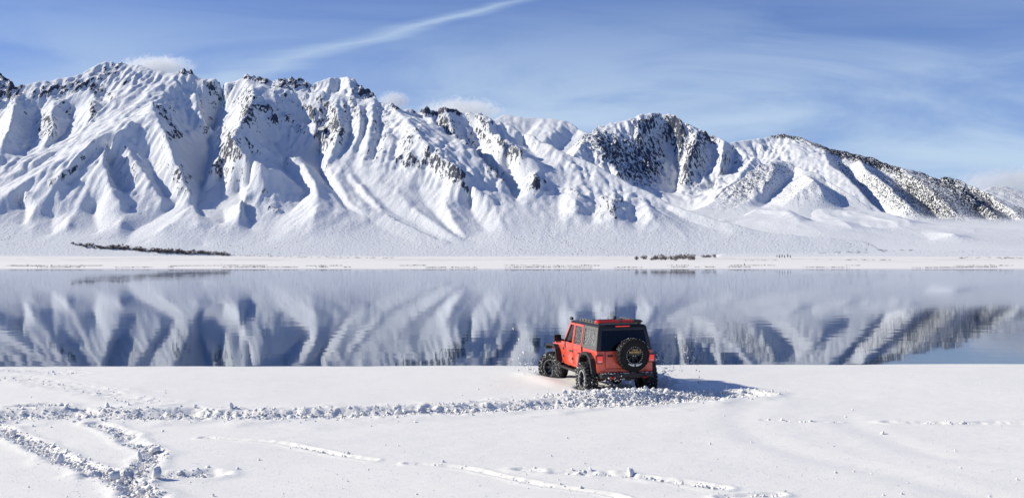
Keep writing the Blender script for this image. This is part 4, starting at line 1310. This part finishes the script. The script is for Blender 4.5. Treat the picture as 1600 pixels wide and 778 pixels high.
for s in (-1, 1):
    ht = MB()
    outer = [(-0.60, BELT + 0.004), (0.605, BELT + 0.004), (0.64, ROOF - 0.045), (-0.47, ROOF - 0.045)]
    inner = [(-0.42, BELT + 0.085), (0.50, BELT + 0.085), (0.53, ROOF - 0.135), (-0.34, ROOF - 0.135)]
    ht.ring(outer, inner, sx(s, 0.0), sx(s, 0.05))
    ht.build('hard_top_side', J_grey, suv, 0.01)  # black plastic, its sunlit brightness painted in as grey
for s in (-1, 1):
    inner = [(-0.43, BELT + 0.078), (0.51, BELT + 0.078), (0.54, ROOF - 0.128), (-0.35, ROOF - 0.128)]
    MB().prism(inner, sx(s, 0.02), sx(s, 0.026)).build('quarter_window', J_frost, suv)
hwR = HW - (ROOF - BELT) * 0.17
rf = MB().hexa([(-hwR - 0.012, -0.50, ROOF - 0.04), (hwR + 0.012, -0.50, ROOF - 0.04), (hwR + 0.012, 1.90, ROOF - 0.038), (-hwR - 0.012, 1.90, ROOF - 0.038), (-hwR + 0.05, -0.44, ROOF + 0.012), (hwR - 0.05, -0.44, ROOF + 0.012), (hwR - 0.05, 1.80, ROOF + 0.012), (-hwR + 0.05, 1.80, ROOF + 0.012)]).build('roof', J_top, suv, 0.012)
# rear frame of the hard top and its tailgate glass
rg = MB()
def rear_q(xa, za, xb, zb):
    return None
yb = lambda z: -0.60 + (z - BELT) * 0.21
def rear_bar(x0, x1, z0, z1, x0t=None, x1t=None, th=0.05, m=None):
    x0t = x0 if x0t is None else x0t; x1t = x1 if x1t is None else x1t
    m.hexa([(x0, yb(z0) - 0.012, z0), (x1, yb(z0) - 0.012, z0), (x1, yb(z0) + th, z0), (x0, yb(z0) + th, z0), (x0t, yb(z1) - 0.012, z1), (x1t, yb(z1) - 0.012, z1), (x1t, yb(z1) + th, z1), (x0t, yb(z1) + th, z1)])
zt2 = ROOF - 0.042
rear_bar(-0.788, -0.66, BELT + 0.003, zt2, -hwR + 0.004, -0.58, m=rg)
rear_bar(0.66, 0.788, BELT + 0.003, zt2, 0.58, hwR - 0.004, m=rg)
rear_bar(-0.60, 0.60, zt2 - 0.09, zt2 - 0.002, -0.582, 0.582, 0.045, rg)
rg = rg.build('rear_frame', J_top, suv, 0.008)
gl = MB()
rear_bar(-0.672, 0.672, BELT + 0.004, zt2 - 0.085, -0.60, 0.60, 0.004, gl)
gl = gl.build('rear_window', J_glass, suv)
MB().box(-0.20, 0.20, -0.505, -0.475, ROOF - 0.035, ROOF - 0.010).build('brake_lamp', J_lamp, rf, 0.004)

# mirrors and pod lamps at the windscreen
for s in (-1, 1):
    mr = MB().box(*sorted((s * 0.90, s * 1.12)), 2.10, 2.20, 1.34, 1.54).build('mirror', J_black, suv, 0.03)
    MB().tube([(s * 0.80, 2.18, 1.36), (s * 0.93, 2.16, 1.40)], 0.03, 8).build('mirror_arm', J_black, mr)
    MB().box(*sorted((s * 0.915, s * 1.105)), 2.092, 2.102, 1.36, 1.52).build('mirror_glass', J_clear, mr)
    pod = MB().lathe([(0.0, -0.07), (0.035, -0.065), (0.05, -0.02), (0.05, 0.03), (0.0, 0.035)], 16, 'y').build('pod_lamp', J_black, suv)
    pod.location = (s * 0.66, 1.86, ROOF + 0.055)

# roof rack with slotted side rails, cross bars, red boards lashed across its rear end
rk = MB()
for s in (-1, 1):
    rk.ring([(-0.30, ROOF + 0.025), (1.30, ROOF + 0.025), (1.24, ROOF + 0.105), (-0.26, ROOF + 0.105)], [(-0.20, ROOF + 0.045), (1.20, ROOF + 0.045), (1.16, ROOF + 0.085), (-0.17, ROOF + 0.085)], s * 0.62, s * 0.585)
    for y in np.linspace(0.02, 1.0, 5):
        rk.box(*sorted((s * 0.616, s * 0.588)), y - 0.07, y + 0.05, ROOF + 0.04, ROOF + 0.09)
rk = rk.build('roof_rack', J_grey, suv)
for y in (-0.2, 0.2, 0.6, 1.0):
    MB().box(-0.59, 0.59, y - 0.03, y + 0.03, ROOF + 0.045, ROOF + 0.065).build('cross_bar', J_black, rk, 0.004)
for s in (-1, 1):
    for y in (-0.1, 1.1):
        MB().box(*sorted((s * 0.575, s * 0.63)), y - 0.05, y + 0.05, ROOF - 0.005, ROOF + 0.03).build('rack_foot', J_black, rk, 0.005)


def traction_board(x0, x1, mat, y0=-0.40, y1=-0.10, z=ROOF + 0.068):
    m = MB()
    m.box(x0, x1, y0, y1, z, z + 0.035)
    n = int((x1 - x0) / 0.045)
    for k in range(n):
        x = x0 + 0.02 + k * (x1 - x0 - 0.02) / n
        for y in (y0 + 0.05, y0 + 0.15, y0 + 0.25):
            m.box(x, x + 0.02, y - 0.02, y + 0.02, z + 0.033, z + 0.062)
    return m.build('traction_board', mat, suv)


traction_board(-0.62, -0.02, J_board)
traction_board(0.0, 0.36, J_board)
traction_board(0.38, 0.62, J_black)
for x in (-0.01, 0.37):
    MB().box(x - 0.012, x + 0.012, -0.42, -0.08, ROOF + 0.055, ROOF + 0.14).build('lashing_strap', J_black, suv)
m = MB().lathe([(0.0, -0.04), (0.045, -0.035), (0.05, 0.03), (0.0, 0.04)], 16, 'x').build('rack_marker_lamp', J_lamp, suv)
m.location = (-0.66, -0.30, ROOF + 0.10)
ant = MB().tube([(0.80, 2.5, 1.2), (0.81, 2.48, 1.9)], 0.006, 6).build('antenna', J_black, suv)

# cabin: seats, dashboard, steering wheel, roll bar
for s in (-1, 1):
    for y in (1.25, 0.35):
        st = MB().box(s * 0.36 - 0.24, s * 0.36 + 0.24, y, y + 0.48, 0.95, 1.10).build('seat', J_seat, suv, 0.04)
        MB().hexa([(s * 0.36 - 0.23, y - 0.05, 1.08), (s * 0.36 + 0.23, y - 0.05, 1.08), (s * 0.36 + 0.23, y + 0.10, 1.08), (s * 0.36 - 0.23, y + 0.10, 1.08), (s * 0.36 - 0.20, y - 0.17, 1.58), (s * 0.36 + 0.20, y - 0.17, 1.58), (s * 0.36 + 0.20, y - 0.06, 1.58), (s * 0.36 - 0.20, y - 0.06, 1.58)]).build('seat_back', J_seat, st, 0.03)
        MB().box(s * 0.36 - 0.11, s * 0.36 + 0.11, y - 0.19, y - 0.10, 1.60, 1.77).build('head_rest', J_seat, st, 0.03)
MB().box(-0.70, 0.70, 1.95, 2.14, 1.05, 1.36).build('dashboard', J_seat, suv, 0.04)
sw = MB().lathe([(0.165, -0.015), (0.185, -0.012), (0.195, 0.0), (0.185, 0.012), (0.165, 0.015), (0.16, 0.0)], 28, 'y', True).build('steering_wheel', J_black, suv)
sw.location = (-0.36, 1.83, 1.38); sw.rotation_euler = (R(-25), 0, 0)
MB().box(-0.16, 0.16, -0.02, 0.01, -0.025, 0.025).build('spoke', J_black, sw)
MB().tube([(-0.62, 0.55, 1.2), (-0.58, 0.55, 1.84), (0.58, 0.55, 1.84), (0.62, 0.55, 1.2)], 0.03, 8).build('roll_bar', J_black, suv)

# running gear
for y, nm in ((0.0, 'rear_axle'), (3.0, 'front_axle')):
    ax = MB().tube([(-0.70, y, 0.48), (0.70, y, 0.48)], 0.05, 10).build(nm, J_dark, suv)
    MB().lathe([(0.0, -0.16), (0.10, -0.13), (0.16, -0.03), (0.16, 0.05), (0.09, 0.14), (0.0, 0.15)], 16, 'y').build('differential', J_dark, ax).location = (0.12 if y else 0.0, y - 0.0, 0.48)
for s in (-1, 1):
    MB().tube([(s * 0.46, -0.55, 0.62), (s * 0.46, 3.5, 0.62)], 0.05, 6).build('chassis_rail', J_dark, suv)
    for y in (-0.14, 2.86):
        sh = MB().tube([(s * 0.50, y, 0.50), (s * 0.44, y - 0.03, 1.0)], [0.035, 0.03], 10).build('shock_absorber', J_dark, suv)
        MB().tube([(s * 0.52, y + 0.02, 0.46), (s * 0.51, y + 0.02, 0.56)], 0.045, 10).build('shock_mount', J_board, sh)
    MB().tube([(s * 0.40, 0.12 + 0.055 * math.cos(k * 0.7) * 1.0, 0.52 + k * 0.009) if False else (s * 0.36 + 0.06 * math.cos(k * 0.7), 0.0 + 0.06 * math.sin(k * 0.7), 0.54 + k * 0.008) for k in range(56)], 0.012, 6).build('coil_spring', J_dark, suv)
    MB().tube([(s * 0.40, 0.05, 0.44), (s * 0.36, 1.0, 0.56)], 0.03, 8).build('control_arm', J_dark, suv)
MB().box(-0.45, 0.30, -0.56, -0.22, 0.52, 0.70).build('muffler', J_dark, suv, 0.05)
MB().box(-0.30, 0.45, 0.35, 1.3, 0.50, 0.68).build('fuel_tank', J_dark, suv, 0.05)
for s in (-1, 1):
    MB().hexa([(s * 0.66, -0.50, 0.42), (s * 0.96, -0.50, 0.42), (s * 0.96, -0.49, 0.42), (s * 0.66, -0.49, 0.42), (s * 0.66, -0.52, 0.70), (s * 0.94, -0.52, 0.70), (s * 0.94, -0.51, 0.70), (s * 0.66, -0.51, 0.70)]).build('mud_flap', J_black, suv) if False else None


# wheels: a deep-lug tyre, dished alloy with spokes, bead-lock ring and bolts
TR = 0.48


def tyre_mesh(mat):
    m = MB()
    wv = 0.165
    m.lathe([(0.235, -0.12), (0.255, -0.14), (0.33, -wv), (0.41, -wv + 0.004), (0.445, -wv + 0.03), (0.455, -0.10), (0.457, 0.0), (0.455, 0.10), (0.445, wv - 0.03), (0.41, wv - 0.004), (0.33, wv), (0.255, 0.14), (0.235, 0.12)], 56, 'x')
    N = 26
    for k in range(N):
        for row, (xa, xb, sh) in enumerate(((-wv + 0.012, -0.085, 0.0), (-0.075, -0.012, 0.5), (0.012, 0.075, 0.0), (0.085, wv - 0.012, 0.5))):
            t0 = 2 * math.pi * (k + sh) / N; dt = 2 * math.pi / N * 0.60
            tw = 0.10 if row in (1, 2) else 0.0
            q = []
            for r in (0.447, TR):
                dd = dt * (1.0 if r < 0.46 else 0.86)
                for (x, t) in ((xa, t0), (xb, t0 + tw), (xb, t0 + tw + dd), (xa, t0 + dd)):
                    rr = r - (0.016 if abs(x) > 0.14 else 0)
                    q.append((x, rr * math.cos(t), rr * math.sin(t)))
            m.hexa(q)
        # side biters
        for sgn in (-1, 1):
            t0 = 2 * math.pi * (k + 0.25) / N; dt = 2 * math.pi / N * 0.5
            q = []
            for xo in (wv - 0.02, wv + 0.010):
                for (r, t) in ((0.40, t0), (0.45, t0), (0.45, t0 + dt), (0.40, t0 + dt)):
                    q.append((sgn * xo, r * math.cos(t), r * math.sin(t)))
            m.hexa(q)
    me_o = m.build('tyre', mat, None)
    return me_o


def make_wheel(parent, loc, yaw, out, rim_mat, ring_mat, tyre_src):
    """out = -1: outer face points to -x"""
    m = MB()
    m.lathe([(0.245, -0.13), (0.225, -0.11), (0.215, 0.0), (0.225, 0.11), (0.245, 0.13)], 40, 'x')
    m.lathe([(0.0, out * 0.05), (0.055, out * 0.05), (0.07, out * 0.035), (0.075, out * -0.02)], 20, 'x')
    for k in range(8):
        t = 2 * math.pi * k / 8
        c, d = math.cos(t), math.sin(t)
        w0, w1 = 0.026, 0.038
        q = []
        for xo in (0.0, 0.04):
            for (r, w_) in ((0.06, -w0), (0.222, -w1), (0.222, w1), (0.06, w0)):
                x = out * (xo + (0.02 if r > 0.1 else -0.01))
                q.append((x, r * c - w_ * d, r * d + w_ * c))
        m.hexa(q)
    m.lathe([(0.0, out * -0.03), (0.22, out * -0.03)], 32, 'x')
    wh = m.build('wheel', rim_mat, parent)
    wh.location = loc; wh.rotation_euler = (0, 0, yaw)
    ty = tyre_src.copy(); col.objects.link(ty); ty.parent = wh
    MB().lathe([(0.225, out * 0.125), (0.225, out * 0.15), (0.262, out * 0.15), (0.262, out * 0.128)], 48, 'x').build('bead_lock_ring', ring_mat, wh)
    m = MB()
    for k in range(24):
        t = 2 * math.pi * (k + 0.5) / 24
        y, z = 0.2435 * math.cos(t), 0.2435 * math.sin(t)
        m.tube([(out * 0.148, y, z), (out * 0.160, y, z)], 0.0095, 6)
    m.build('ring_bolts', J_steel, wh)['kind'] = 'stuff'
    return wh


t_src = tyre_mesh(J_rubber)
t_sp = tyre_mesh(J_rubber2)
STEER = R(34)
make_wheel(suv, (-0.86, 0.0, TR), 0.0, -1, J_rim, J_ring, t_src)
make_wheel(suv, (0.86, 0.0, TR), 0.0, 1, J_rim, J_ring, t_src)
make_wheel(suv, (-0.88, 3.0, TR), STEER, -1, J_rim, J_rim, t_src)
make_wheel(suv, (0.88, 3.0, TR), STEER, 1, J_rim, J_rim, t_src)
sp = make_wheel(suv, (0.12, -0.90, 1.20), R(90), -1, J_dark, J_black, t_sp)
sp.name = 'spare_wheel'
sp.scale = (0.95, 0.92, 0.92)
for o in (t_src, t_sp):
    bpy.data.objects.remove(o)
# faces back now: local -x of the spare points to -y of the vehicle
MB().box(-0.02, 0.22, -0.80, -0.64, 1.10, 1.30).build('spare_carrier', J_dark, suv, 0.01)
pl_ = MB().box(-0.03, 0.27, -1.078, -1.066, 1.225, 1.375).build('number_plate', J_plate, suv, 0.004)
MB().ring([(-0.16, -0.08), (0.16, -0.08), (0.16, 0.08), (-0.16, 0.08)], [(-0.15, -0.07), (0.15, -0.07), (0.15, 0.07), (-0.15, 0.07)], 0.0, 0.008).build('plate_frame', J_grey, pl_).matrix_local = Matrix.Translation((0.12, -1.072, 1.30)) @ Matrix.Rotation(R(-90), 4, 'Z')


def text_part(txt, size, loc, mat, parent, name):
    cu = bpy.data.curves.new(name, 'FONT')
    cu.body = txt; cu.size = size; cu.align_x = 'CENTER'; cu.align_y = 'CENTER'; cu.extrude = 0.002; cu.offset = 0.0015
    to = bpy.data.objects.new(name, cu); col.objects.link(to)
    bpy.context.view_layer.update()
    me = bpy.data.meshes.new_from_object(to.evaluated_get(bpy.context.evaluated_depsgraph_get()))
    bpy.data.objects.remove(to)
    me.materials.clear(); me.materials.append(mat)
    o = link_obj(name, me, parent)
    o.matrix_local = Matrix.Translation(loc) @ Matrix.Rotation(R(90), 4, 'X')
    return o


text_part('MAYMRZ1', 0.072, (0.12, -1.0815, 1.285), J_yellow, pl_, 'plate_lettering')
text_part('California', 0.036, (0.12, -1.0815, 1.348), J_yellow, pl_, 'plate_lettering')
for x in (-0.02, 0.02):
    MB().lathe([(0.0, -0.01), (0.012, -0.009), (0.012, 0.0)], 10, 'y').build('plate_lamp', J_lampw, suv).location = (0.10 + x * 1.6, -1.08, 1.19)
# pale V-notched crescent on the lower face of the spare
for sgn in (-1, 1):
    m = MB()
    n = 7
    for k in range(n):
        t0, t1 = [R(-90 + sgn * (5 + 38 * q / n)) for q in (k, k + 1)]
        th0, th1 = [0.07 * (1 - 0.75 * (q / n)) for q in (k, k + 1)]
        q = []
        for y in (-1.07, -1.082):
            for (r, t) in ((0.29, t0), (0.29, t1), (0.29 - th1 * 0.9, t1), (0.29 - th0 * 0.9, t0)):
                q.append((0.12 + r * math.cos(t), y, 1.20 + r * math.sin(t)))
        m.hexa(q)
    m.build('crescent_emblem', J_white, suv)

# snow caked on the tyres, bumper and under the arches
rs = np.random.default_rng(880)
V, Fc, off = [], [], 0
def cake(p, s_):
    global off
    co, fc = CL2[rs.integers(10)]
    a = rs.uniform(0, 6.28)
    M = np.array(Matrix.Rotation(a, 3, 'Z') @ Matrix.Rotation(a * 1.7, 3, 'X'))
    V.append((co @ M.T) * s_ * np.array([1, 1, 0.7]) + np.array(p)); Fc.append(fc + off); off += len(co)
for _ in range(70):
    cake((rs.uniform(-0.72, 0.72), rs.uniform(-0.85, -0.68), 0.705), 0.018 * math.exp(rs.normal() * 0.4))
for (wx, wy) in ((-0.86, 0), (0.86, 0), (-0.88, 3.0)):
    for _ in range(110):
        t = rs.uniform(0, 6.28); r = rs.uniform(0.30, 0.46)
        if wy == 0:
            sgn = -1 if wx < 0 else 1
            cake((wx + sgn * 0.165 if rs.random() < 0.5 else wx + rs.uniform(-0.15, 0.15), wy + (r if rs.random() < 0.5 else 0.462) * math.cos(t), TR + (r if rs.random() < 0.5 else 0.462) * math.sin(t)) if False else (wx + sgn * 0.163, wy + r * math.cos(t), TR + r * math.sin(t)), 0.011 * math.exp(rs.normal() * 0.5))
            t2 = rs.uniform(3.3, 6.1)
            cake((wx + rs.uniform(-0.14, 0.14), wy + 0.455 * math.cos(t2), TR + 0.455 * math.sin(t2)), 0.014 * math.exp(rs.normal() * 0.5))
        else:
            c_, s2 = math.cos(STEER), math.sin(STEER)
            lx, ly = -0.163, r * math.cos(t)
            cake((wx + lx * c_ - ly * s2, wy + lx * s2 + ly * c_, TR + r * math.sin(t)), 0.011 * math.exp(rs.normal() * 0.5))
for _ in range(60):
    t = rs.uniform(0.3, 2.8)
    cake((0.12 + 0.440 * math.cos(t), -0.90 + rs.uniform(-0.15, 0.1), 1.20 + 0.440 * math.sin(t)), 0.010 * math.exp(rs.normal() * 0.4))
o = link_obj('caked_snow', mesh_np('caked_snow', np.concatenate(V), np.concatenate(Fc), M_clod, False), suv)
o['kind'] = 'stuff'

# snow flung by the wheels
rs = np.random.default_rng(901)
P, S = [], []
def burst(n, c, spread, dirv, sz):
    for _ in range(n):
        d = rs.normal(size=3) * spread + np.array(dirv) * abs(rs.normal())
        p = np.array(c) + d
        if p[2] < 0.02: p[2] = abs(p[2]) + 0.02
        P.append(p); S.append(sz * math.exp(rs.normal() * 0.6))
wx, wy = jeep_to_world(1.1, 0.2)
burst(320, (wx, wy, 0.15), np.array([0.22, 0.3, 0.16]), (0.5, 0.1, 0.35), 0.011)
burst(70, (wx + 0.3, wy, 0.3), np.array([0.6, 0.4, 0.3]), (0.4, 0.0, 0.6), 0.014)
wx, wy = jeep_to_world(-1.2, 3.2)
burst(160, (wx, wy, 0.10), np.array([0.22, 0.25, 0.12]), (-0.35, 0.0, 0.15), 0.011)
burst(26, (wx, wy, 0.4), np.array([0.5, 0.4, 0.45]), (-0.3, 0.0, 0.5), 0.014)
wx, wy = jeep_to_world(-0.7, -0.6)
burst(120, (wx, wy, 0.10), np.array([0.4, 0.25, 0.15]), (0.1, -0.1, 0.15), 0.012)
scatter('flying_snow', P, S, 'flecks of snow flung up around the wheels of the red vehicle', 'snow', 902, big=1.0)

# ------------------------------------------------------------------ brush and trees on the far shore
def plain_z(x, y):
    z = np.interp(y, [600, 700, 1100, 2000, 4300, 9000], [0, 0.9, 4.3, 12.2, zt, zt + 60])
    return z - max(0, y - 4300) * 0.05


zt = CAMZ + pix_dir(0, 401)[1] * 4300


def ground_z(x, y):
    best = plain_z(x, y)
    for (x0, y0, dx, dy, H) in HF:
        i = (x - x0) / dx; j = (y - y0) / dy
        if 0 <= i < H.shape[1] - 1 and 0 <= j < H.shape[0] - 1:
            best = max(best, H[int(j), int(i)])
    return best


def ground_hit(u, v, y0=1200, y1=6500):
    tx, tz = pix_dir(u, v)
    y = y0
    while y < y1:
        if ground_z(tx * y, y) >= CAMZ + tz * y:
            break
        y += 8
    return float(tx * y), float(y), float(ground_z(tx * y, y))


def foliage_mat(name, a, b_):
    m, t = new_mat(name)
    P = t.n('ShaderNodeNewGeometry').outputs['Position']
    c = t.mix(t.noise(P, 0.35, 3, 0.6), (*a, 1), (*b_, 1))
    bs = t.n('ShaderNodeBsdfPrincipled', None, Base_Color=c, Roughness=0.9, Specular_IOR_Level=0.1)
    finish(t, bs.outputs[0])
    return m


M_twig = foliage_mat('bare_twigs', (0.08, 0.065, 0.065), (0.22, 0.19, 0.185))
M_sage = foliage_mat('sagebrush', (0.05, 0.045, 0.04), (0.12, 0.11, 0.10))
M_pine = foliage_mat('pine_needles', (0.018, 0.026, 0.022), (0.05, 0.06, 0.05))


def twig_mesh(name, seed, n=90, asp=1.3, mat=M_twig):
    """unit-height bare shrub: forking stems and a cloud of twigs with gaps"""
    rs = np.random.default_rng(seed)
    V, Fc = [], []
    def tri(a, b, c):
        k = len(V); V.extend([a, b, c]); Fc.append((k, k + 1, k + 2))
    for _ in range(7):
        a = rs.uniform(0, 2 * np.pi); l = rs.uniform(0.4, 0.8)
        tip = np.array([math.cos(a) * 0.3 * asp, math.sin(a) * 0.3 * asp, l])
        w_ = np.array([-math.sin(a), math.cos(a), 0]) * 0.03
        tri(-w_, w_, tip)
        tri(np.array([0, 0, 0]), np.array([0.05, 0.05, 0]), tip)
    for _ in range(n):
        d = rs.normal(size=3); d /= np.linalg.norm(d)
        r = rs.uniform(0.45, 1.0)
        c = np.array([d[0] * 0.5 * asp * r, d[1] * 0.5 * asp * r, 0.52 + d[2] * 0.46 * r])
        s_ = rs.uniform(0.05, 0.14)
        p = rs.normal(size=(3, 3)) * s_ + c
        p[:, 2] = np.clip(p[:, 2], 0.0, 1.1)
        tri(*p)
    return mesh_np(name, np.array(V), np.array(Fc), mat, False)


def conifer_mesh(name, seed):
    rs = np.random.default_rng(seed)
    V, Fc = [], []
    def tri(a, b, c):
        k = len(V); V.extend([a, b, c]); Fc.append((k, k + 1, k + 2))
    for q in range(5):
        t0, t1 = 2 * math.pi * q / 5, 2 * math.pi * (q + 1) / 5
        tri(np.array([0.03 * math.cos(t0), 0.03 * math.sin(t0), 0]), np.array([0.03 * math.cos(t1), 0.03 * math.sin(t1), 0]), np.array([0, 0, 0.95]))
    for _ in range(150):
        z = rs.uniform(0.10, 1.0) ** 0.9
        r = 0.24 * (1.02 - z) * rs.uniform(0.6, 1.25) + 0.02
        a = rs.uniform(0, 2 * np.pi)
        tip = np.array([math.cos(a) * r, math.sin(a) * r, z - 0.06])
        w_ = np.array([-math.sin(a), math.cos(a), 0.0]) * (0.02 + r * 0.35)
        tri(np.array([0, 0, z + 0.02]), tip + w_, tip - w_)
    return mesh_np(name, np.array(V), np.array(Fc), M_pine, False)


def plant(name, me, u, v, hpx, label, cat, group, rs, wide=1.0):
    x, y, z = ground_hit(u, v)
    h = hpx / F * y
    o = link_obj(name, me)
    o.location = (x, y, z - 0.04 * h)
    o.scale = (h * wide, h * wide, h)
    o.rotation_euler = (0, 0, rs.uniform(0, 6.28))
    tag(o, label, cat, group)


rs = np.random.default_rng(640)
TW = [twig_mesh('bare_shrub', 10 + i) for i in range(4)]
SG = [twig_mesh('sagebrush', 30 + i, 40, 2.2, M_sage) for i in range(3)]
CF = [conifer_mesh('conifer', 50 + i) for i in range(2)]
for i in range(84):
    f = i / 83
    u = 112 + f * 245 + rs.normal() * 2
    v = np.interp(u, [105, 150, 200, 260, 310, 360], [382, 388, 391.5, 395, 397.5, 399.5]) + rs.normal() * 0.7
    plant('bare_shrub', TW[i % 4], u, v, rs.uniform(3.2, 7.6) * np.interp(u, [110, 135, 180, 330, 360], [0.55, 0.8, 1.15, 1.0, 0.8]), 'bare brown shrub in the thicket below the left mountain', 'shrub', 'thicket on the left far shore', rs, 1.2)
for i in range(34):
    u = 365 + i * 7.4 + rs.normal() * 4
    v = np.interp(u, [360, 450, 620], [400, 402, 404]) + rs.normal() * 0.3
    plant('sagebrush', SG[i % 3], u, v, rs.uniform(1.4, 2.8), 'low brush clump in the thin line right of the thicket', 'brush', 'thin brush line at the mountain foot', rs, 1.5)
for i in range(36):
    u = rs.uniform(985, 1088)
    v = 405.5 + rs.normal() * 0.8
    plant('bare_tree', TW[i % 4], u, v, rs.uniform(4.0, 9.0), 'bare grey tree in the grove on the far shore behind the vehicle', 'tree', 'grove on the far shore', rs, 0.9)
for i in range(9):
    u = rs.uniform(1096, 1118); v = 402 + rs.normal() * 0.8
    plant('bare_tree', TW[i % 4], u, v, rs.uniform(3.0, 6.5), 'small bare tree in the clump just right of the far grove', 'tree', 'clump right of the far grove', rs, 1.1)
for i, (u, h) in enumerate(((1214, 5), (1218, 6), (1222, 5.5), (1226, 5), (1231, 6.5), (1235, 5))):
    plant('conifer', CF[i % 2], u, 402 + (i % 2) * 0.5, h, 'tiny dark conifer in the row on the right far shore', 'tree', 'conifer row on the far shore', rs, 1.0)
for (u0, u1, v, n, lb, gp) in ((1280, 1365, 395.5, 16, 'dark brush clump in the row right of the tiny conifers', 'brush row right of the conifers'),
                               (1376, 1424, 392, 12, 'dark brush clump in the short dense row at right', 'short dense brush row at right'),
                               (1272, 1392, 406.5, 16, 'low brush clump on the open plain below the upper brush rows', 'brush on the plain'),
                               (1472, 1600, 403.5, 22, 'low brush clump on the plain by the right edge', 'brush by the right edge'),
                               (1165, 1215, 409.5, 9, 'low brush clump on the shore below the conifer row', 'brush on the shore')):
    for i in range(n):
        u = rs.uniform(u0, u1)
        plant('sagebrush', SG[i % 3], u, v + rs.normal() * 0.5, rs.uniform(1.2, 2.6), lb, 'brush', gp, rs, 1.7)

# dry grass standing in broken lines along the far waterline
def grass_line(y0, seed, label, h0):
    rs = np.random.default_rng(seed)
    n = 5200
    x = rs.uniform(-420, 420, n) * (y0 / 640)
    keep = fbm(x / 60.0, x * 0 + seed, 4, seed) > 0.0
    x = x[keep]
    y = y0 + fbm(x / 90.0, x * 0 + 2.0, 3, seed + 1) * 26 + rs.normal(size=len(x)) * 3
    h = h0 * np.exp(rs.normal(size=len(x)) * 0.4)
    z = np.array([plain_z(a, b_) for a, b_ in zip(x, y)]) - 0.15
    w_ = rs.uniform(0.15, 0.5, len(x))
    V = np.stack([np.stack([x - w_, y, z], 1), np.stack([x + w_, y + rs.normal(size=len(x)) * 0.3, z], 1), np.stack([x + rs.normal(size=len(x)) * 0.3, y, z + h], 1)], 1).reshape(-1, 3)
    o = link_obj('dry_grass', mesh_np('dry_grass', V, np.arange(len(V)).reshape(-1, 3), M_sage, False))
    tag(o, label, 'grass', kind='stuff')


grass_line(632, 701, 'broken dark line of dry grass right at the far waterline', 0.42)
grass_line(720, 702, 'second broken line of dry grass a little above the far waterline', 0.45)

# ------------------------------------------------------------------ clouds caught on the peaks
sc.cycles.volume_bounces = 2


def cloud(name, label, u0, u1, v0, v1, y, dens, seed):
    x0, _, zb = at(u0, v1, y); x1, _, zt_ = at(u1, v0, y)
    cx_, cz_ = (x0 + x1) / 2, (zb + zt_) / 2
    wx_, wz_ = abs(x1 - x0) / 2, abs(zt_ - zb) / 2
    bm = bmesh.new()
    bmesh.ops.create_icosphere(bm, subdivisions=3, radius=1.0)
    co = np.array([v.co[:] for v in bm.verts]); fc = np.array([[v.index for v in f.verts] for f in bm.faces]); bm.free()
    me = mesh_np(name, co * np.array([wx_, wx_ * 0.45, wz_]), fc)
    o = link_obj(name, me)
    o.location = (cx_, y, cz_)
    m, t = new_mat(name)
    P = t.n('ShaderNodeTexCoord').outputs['Object']
    nrm = t.mapping(P, (1 / wx_, 1 / (wx_ * 0.45), 1 / wz_))
    r = t.n('ShaderNodeVectorMath', {'operation': 'LENGTH'}, _0=nrm).outputs['Value']
    n = t.noise(t.mapping(P, (1.0, 1.0, 1.3), (0, R(25), 0), (seed * 100.0, 0, 0)), 6.5 / wx_, 8, 0.68, 1.2)
    zc_ = t.n('ShaderNodeSeparateXYZ', None, Vector=nrm).outputs[2]
    low = t.smooth(zc_, 0.8, -0.5, 0.0, 0.25)
    d = t.smooth(t.math('ADD', t.math('ADD', n, low), t.math('MULTIPLY', r, -0.42)), 0.26, 0.52)
    d = t.math('MULTIPLY', d, t.smooth(r, 1.0, 0.7))
    vol = t.n('ShaderNodeVolumePrincipled', None, Color=(1, 1, 1, 1), Density=t.math('MULTIPLY', d, dens), Anisotropy=0.3)
    out = t.n('ShaderNodeOutputMaterial')
    t.link(vol.outputs[0], out.inputs['Volume'])
    me.materials.append(m)
    return tag(o, label, 'cloud', kind='structure')


cloud('cloud', 'wisp of cloud blowing off the highest left peak', 176, 316, 74, 130, 8500, 0.010, 1)
cloud('cloud', 'small wisp of cloud right of the dome peak', 585, 645, 132, 176, 8300, 0.016, 2)
cloud('cloud', 'long wisp of cloud behind the middle of the long ridge', 640, 800, 140, 196, 8600, 0.008, 3)
cloud('cloud', 'pale cloud bank above the right end of the forested mountain', 1455, 1760, 240, 330, 17000, 0.0035, 4)
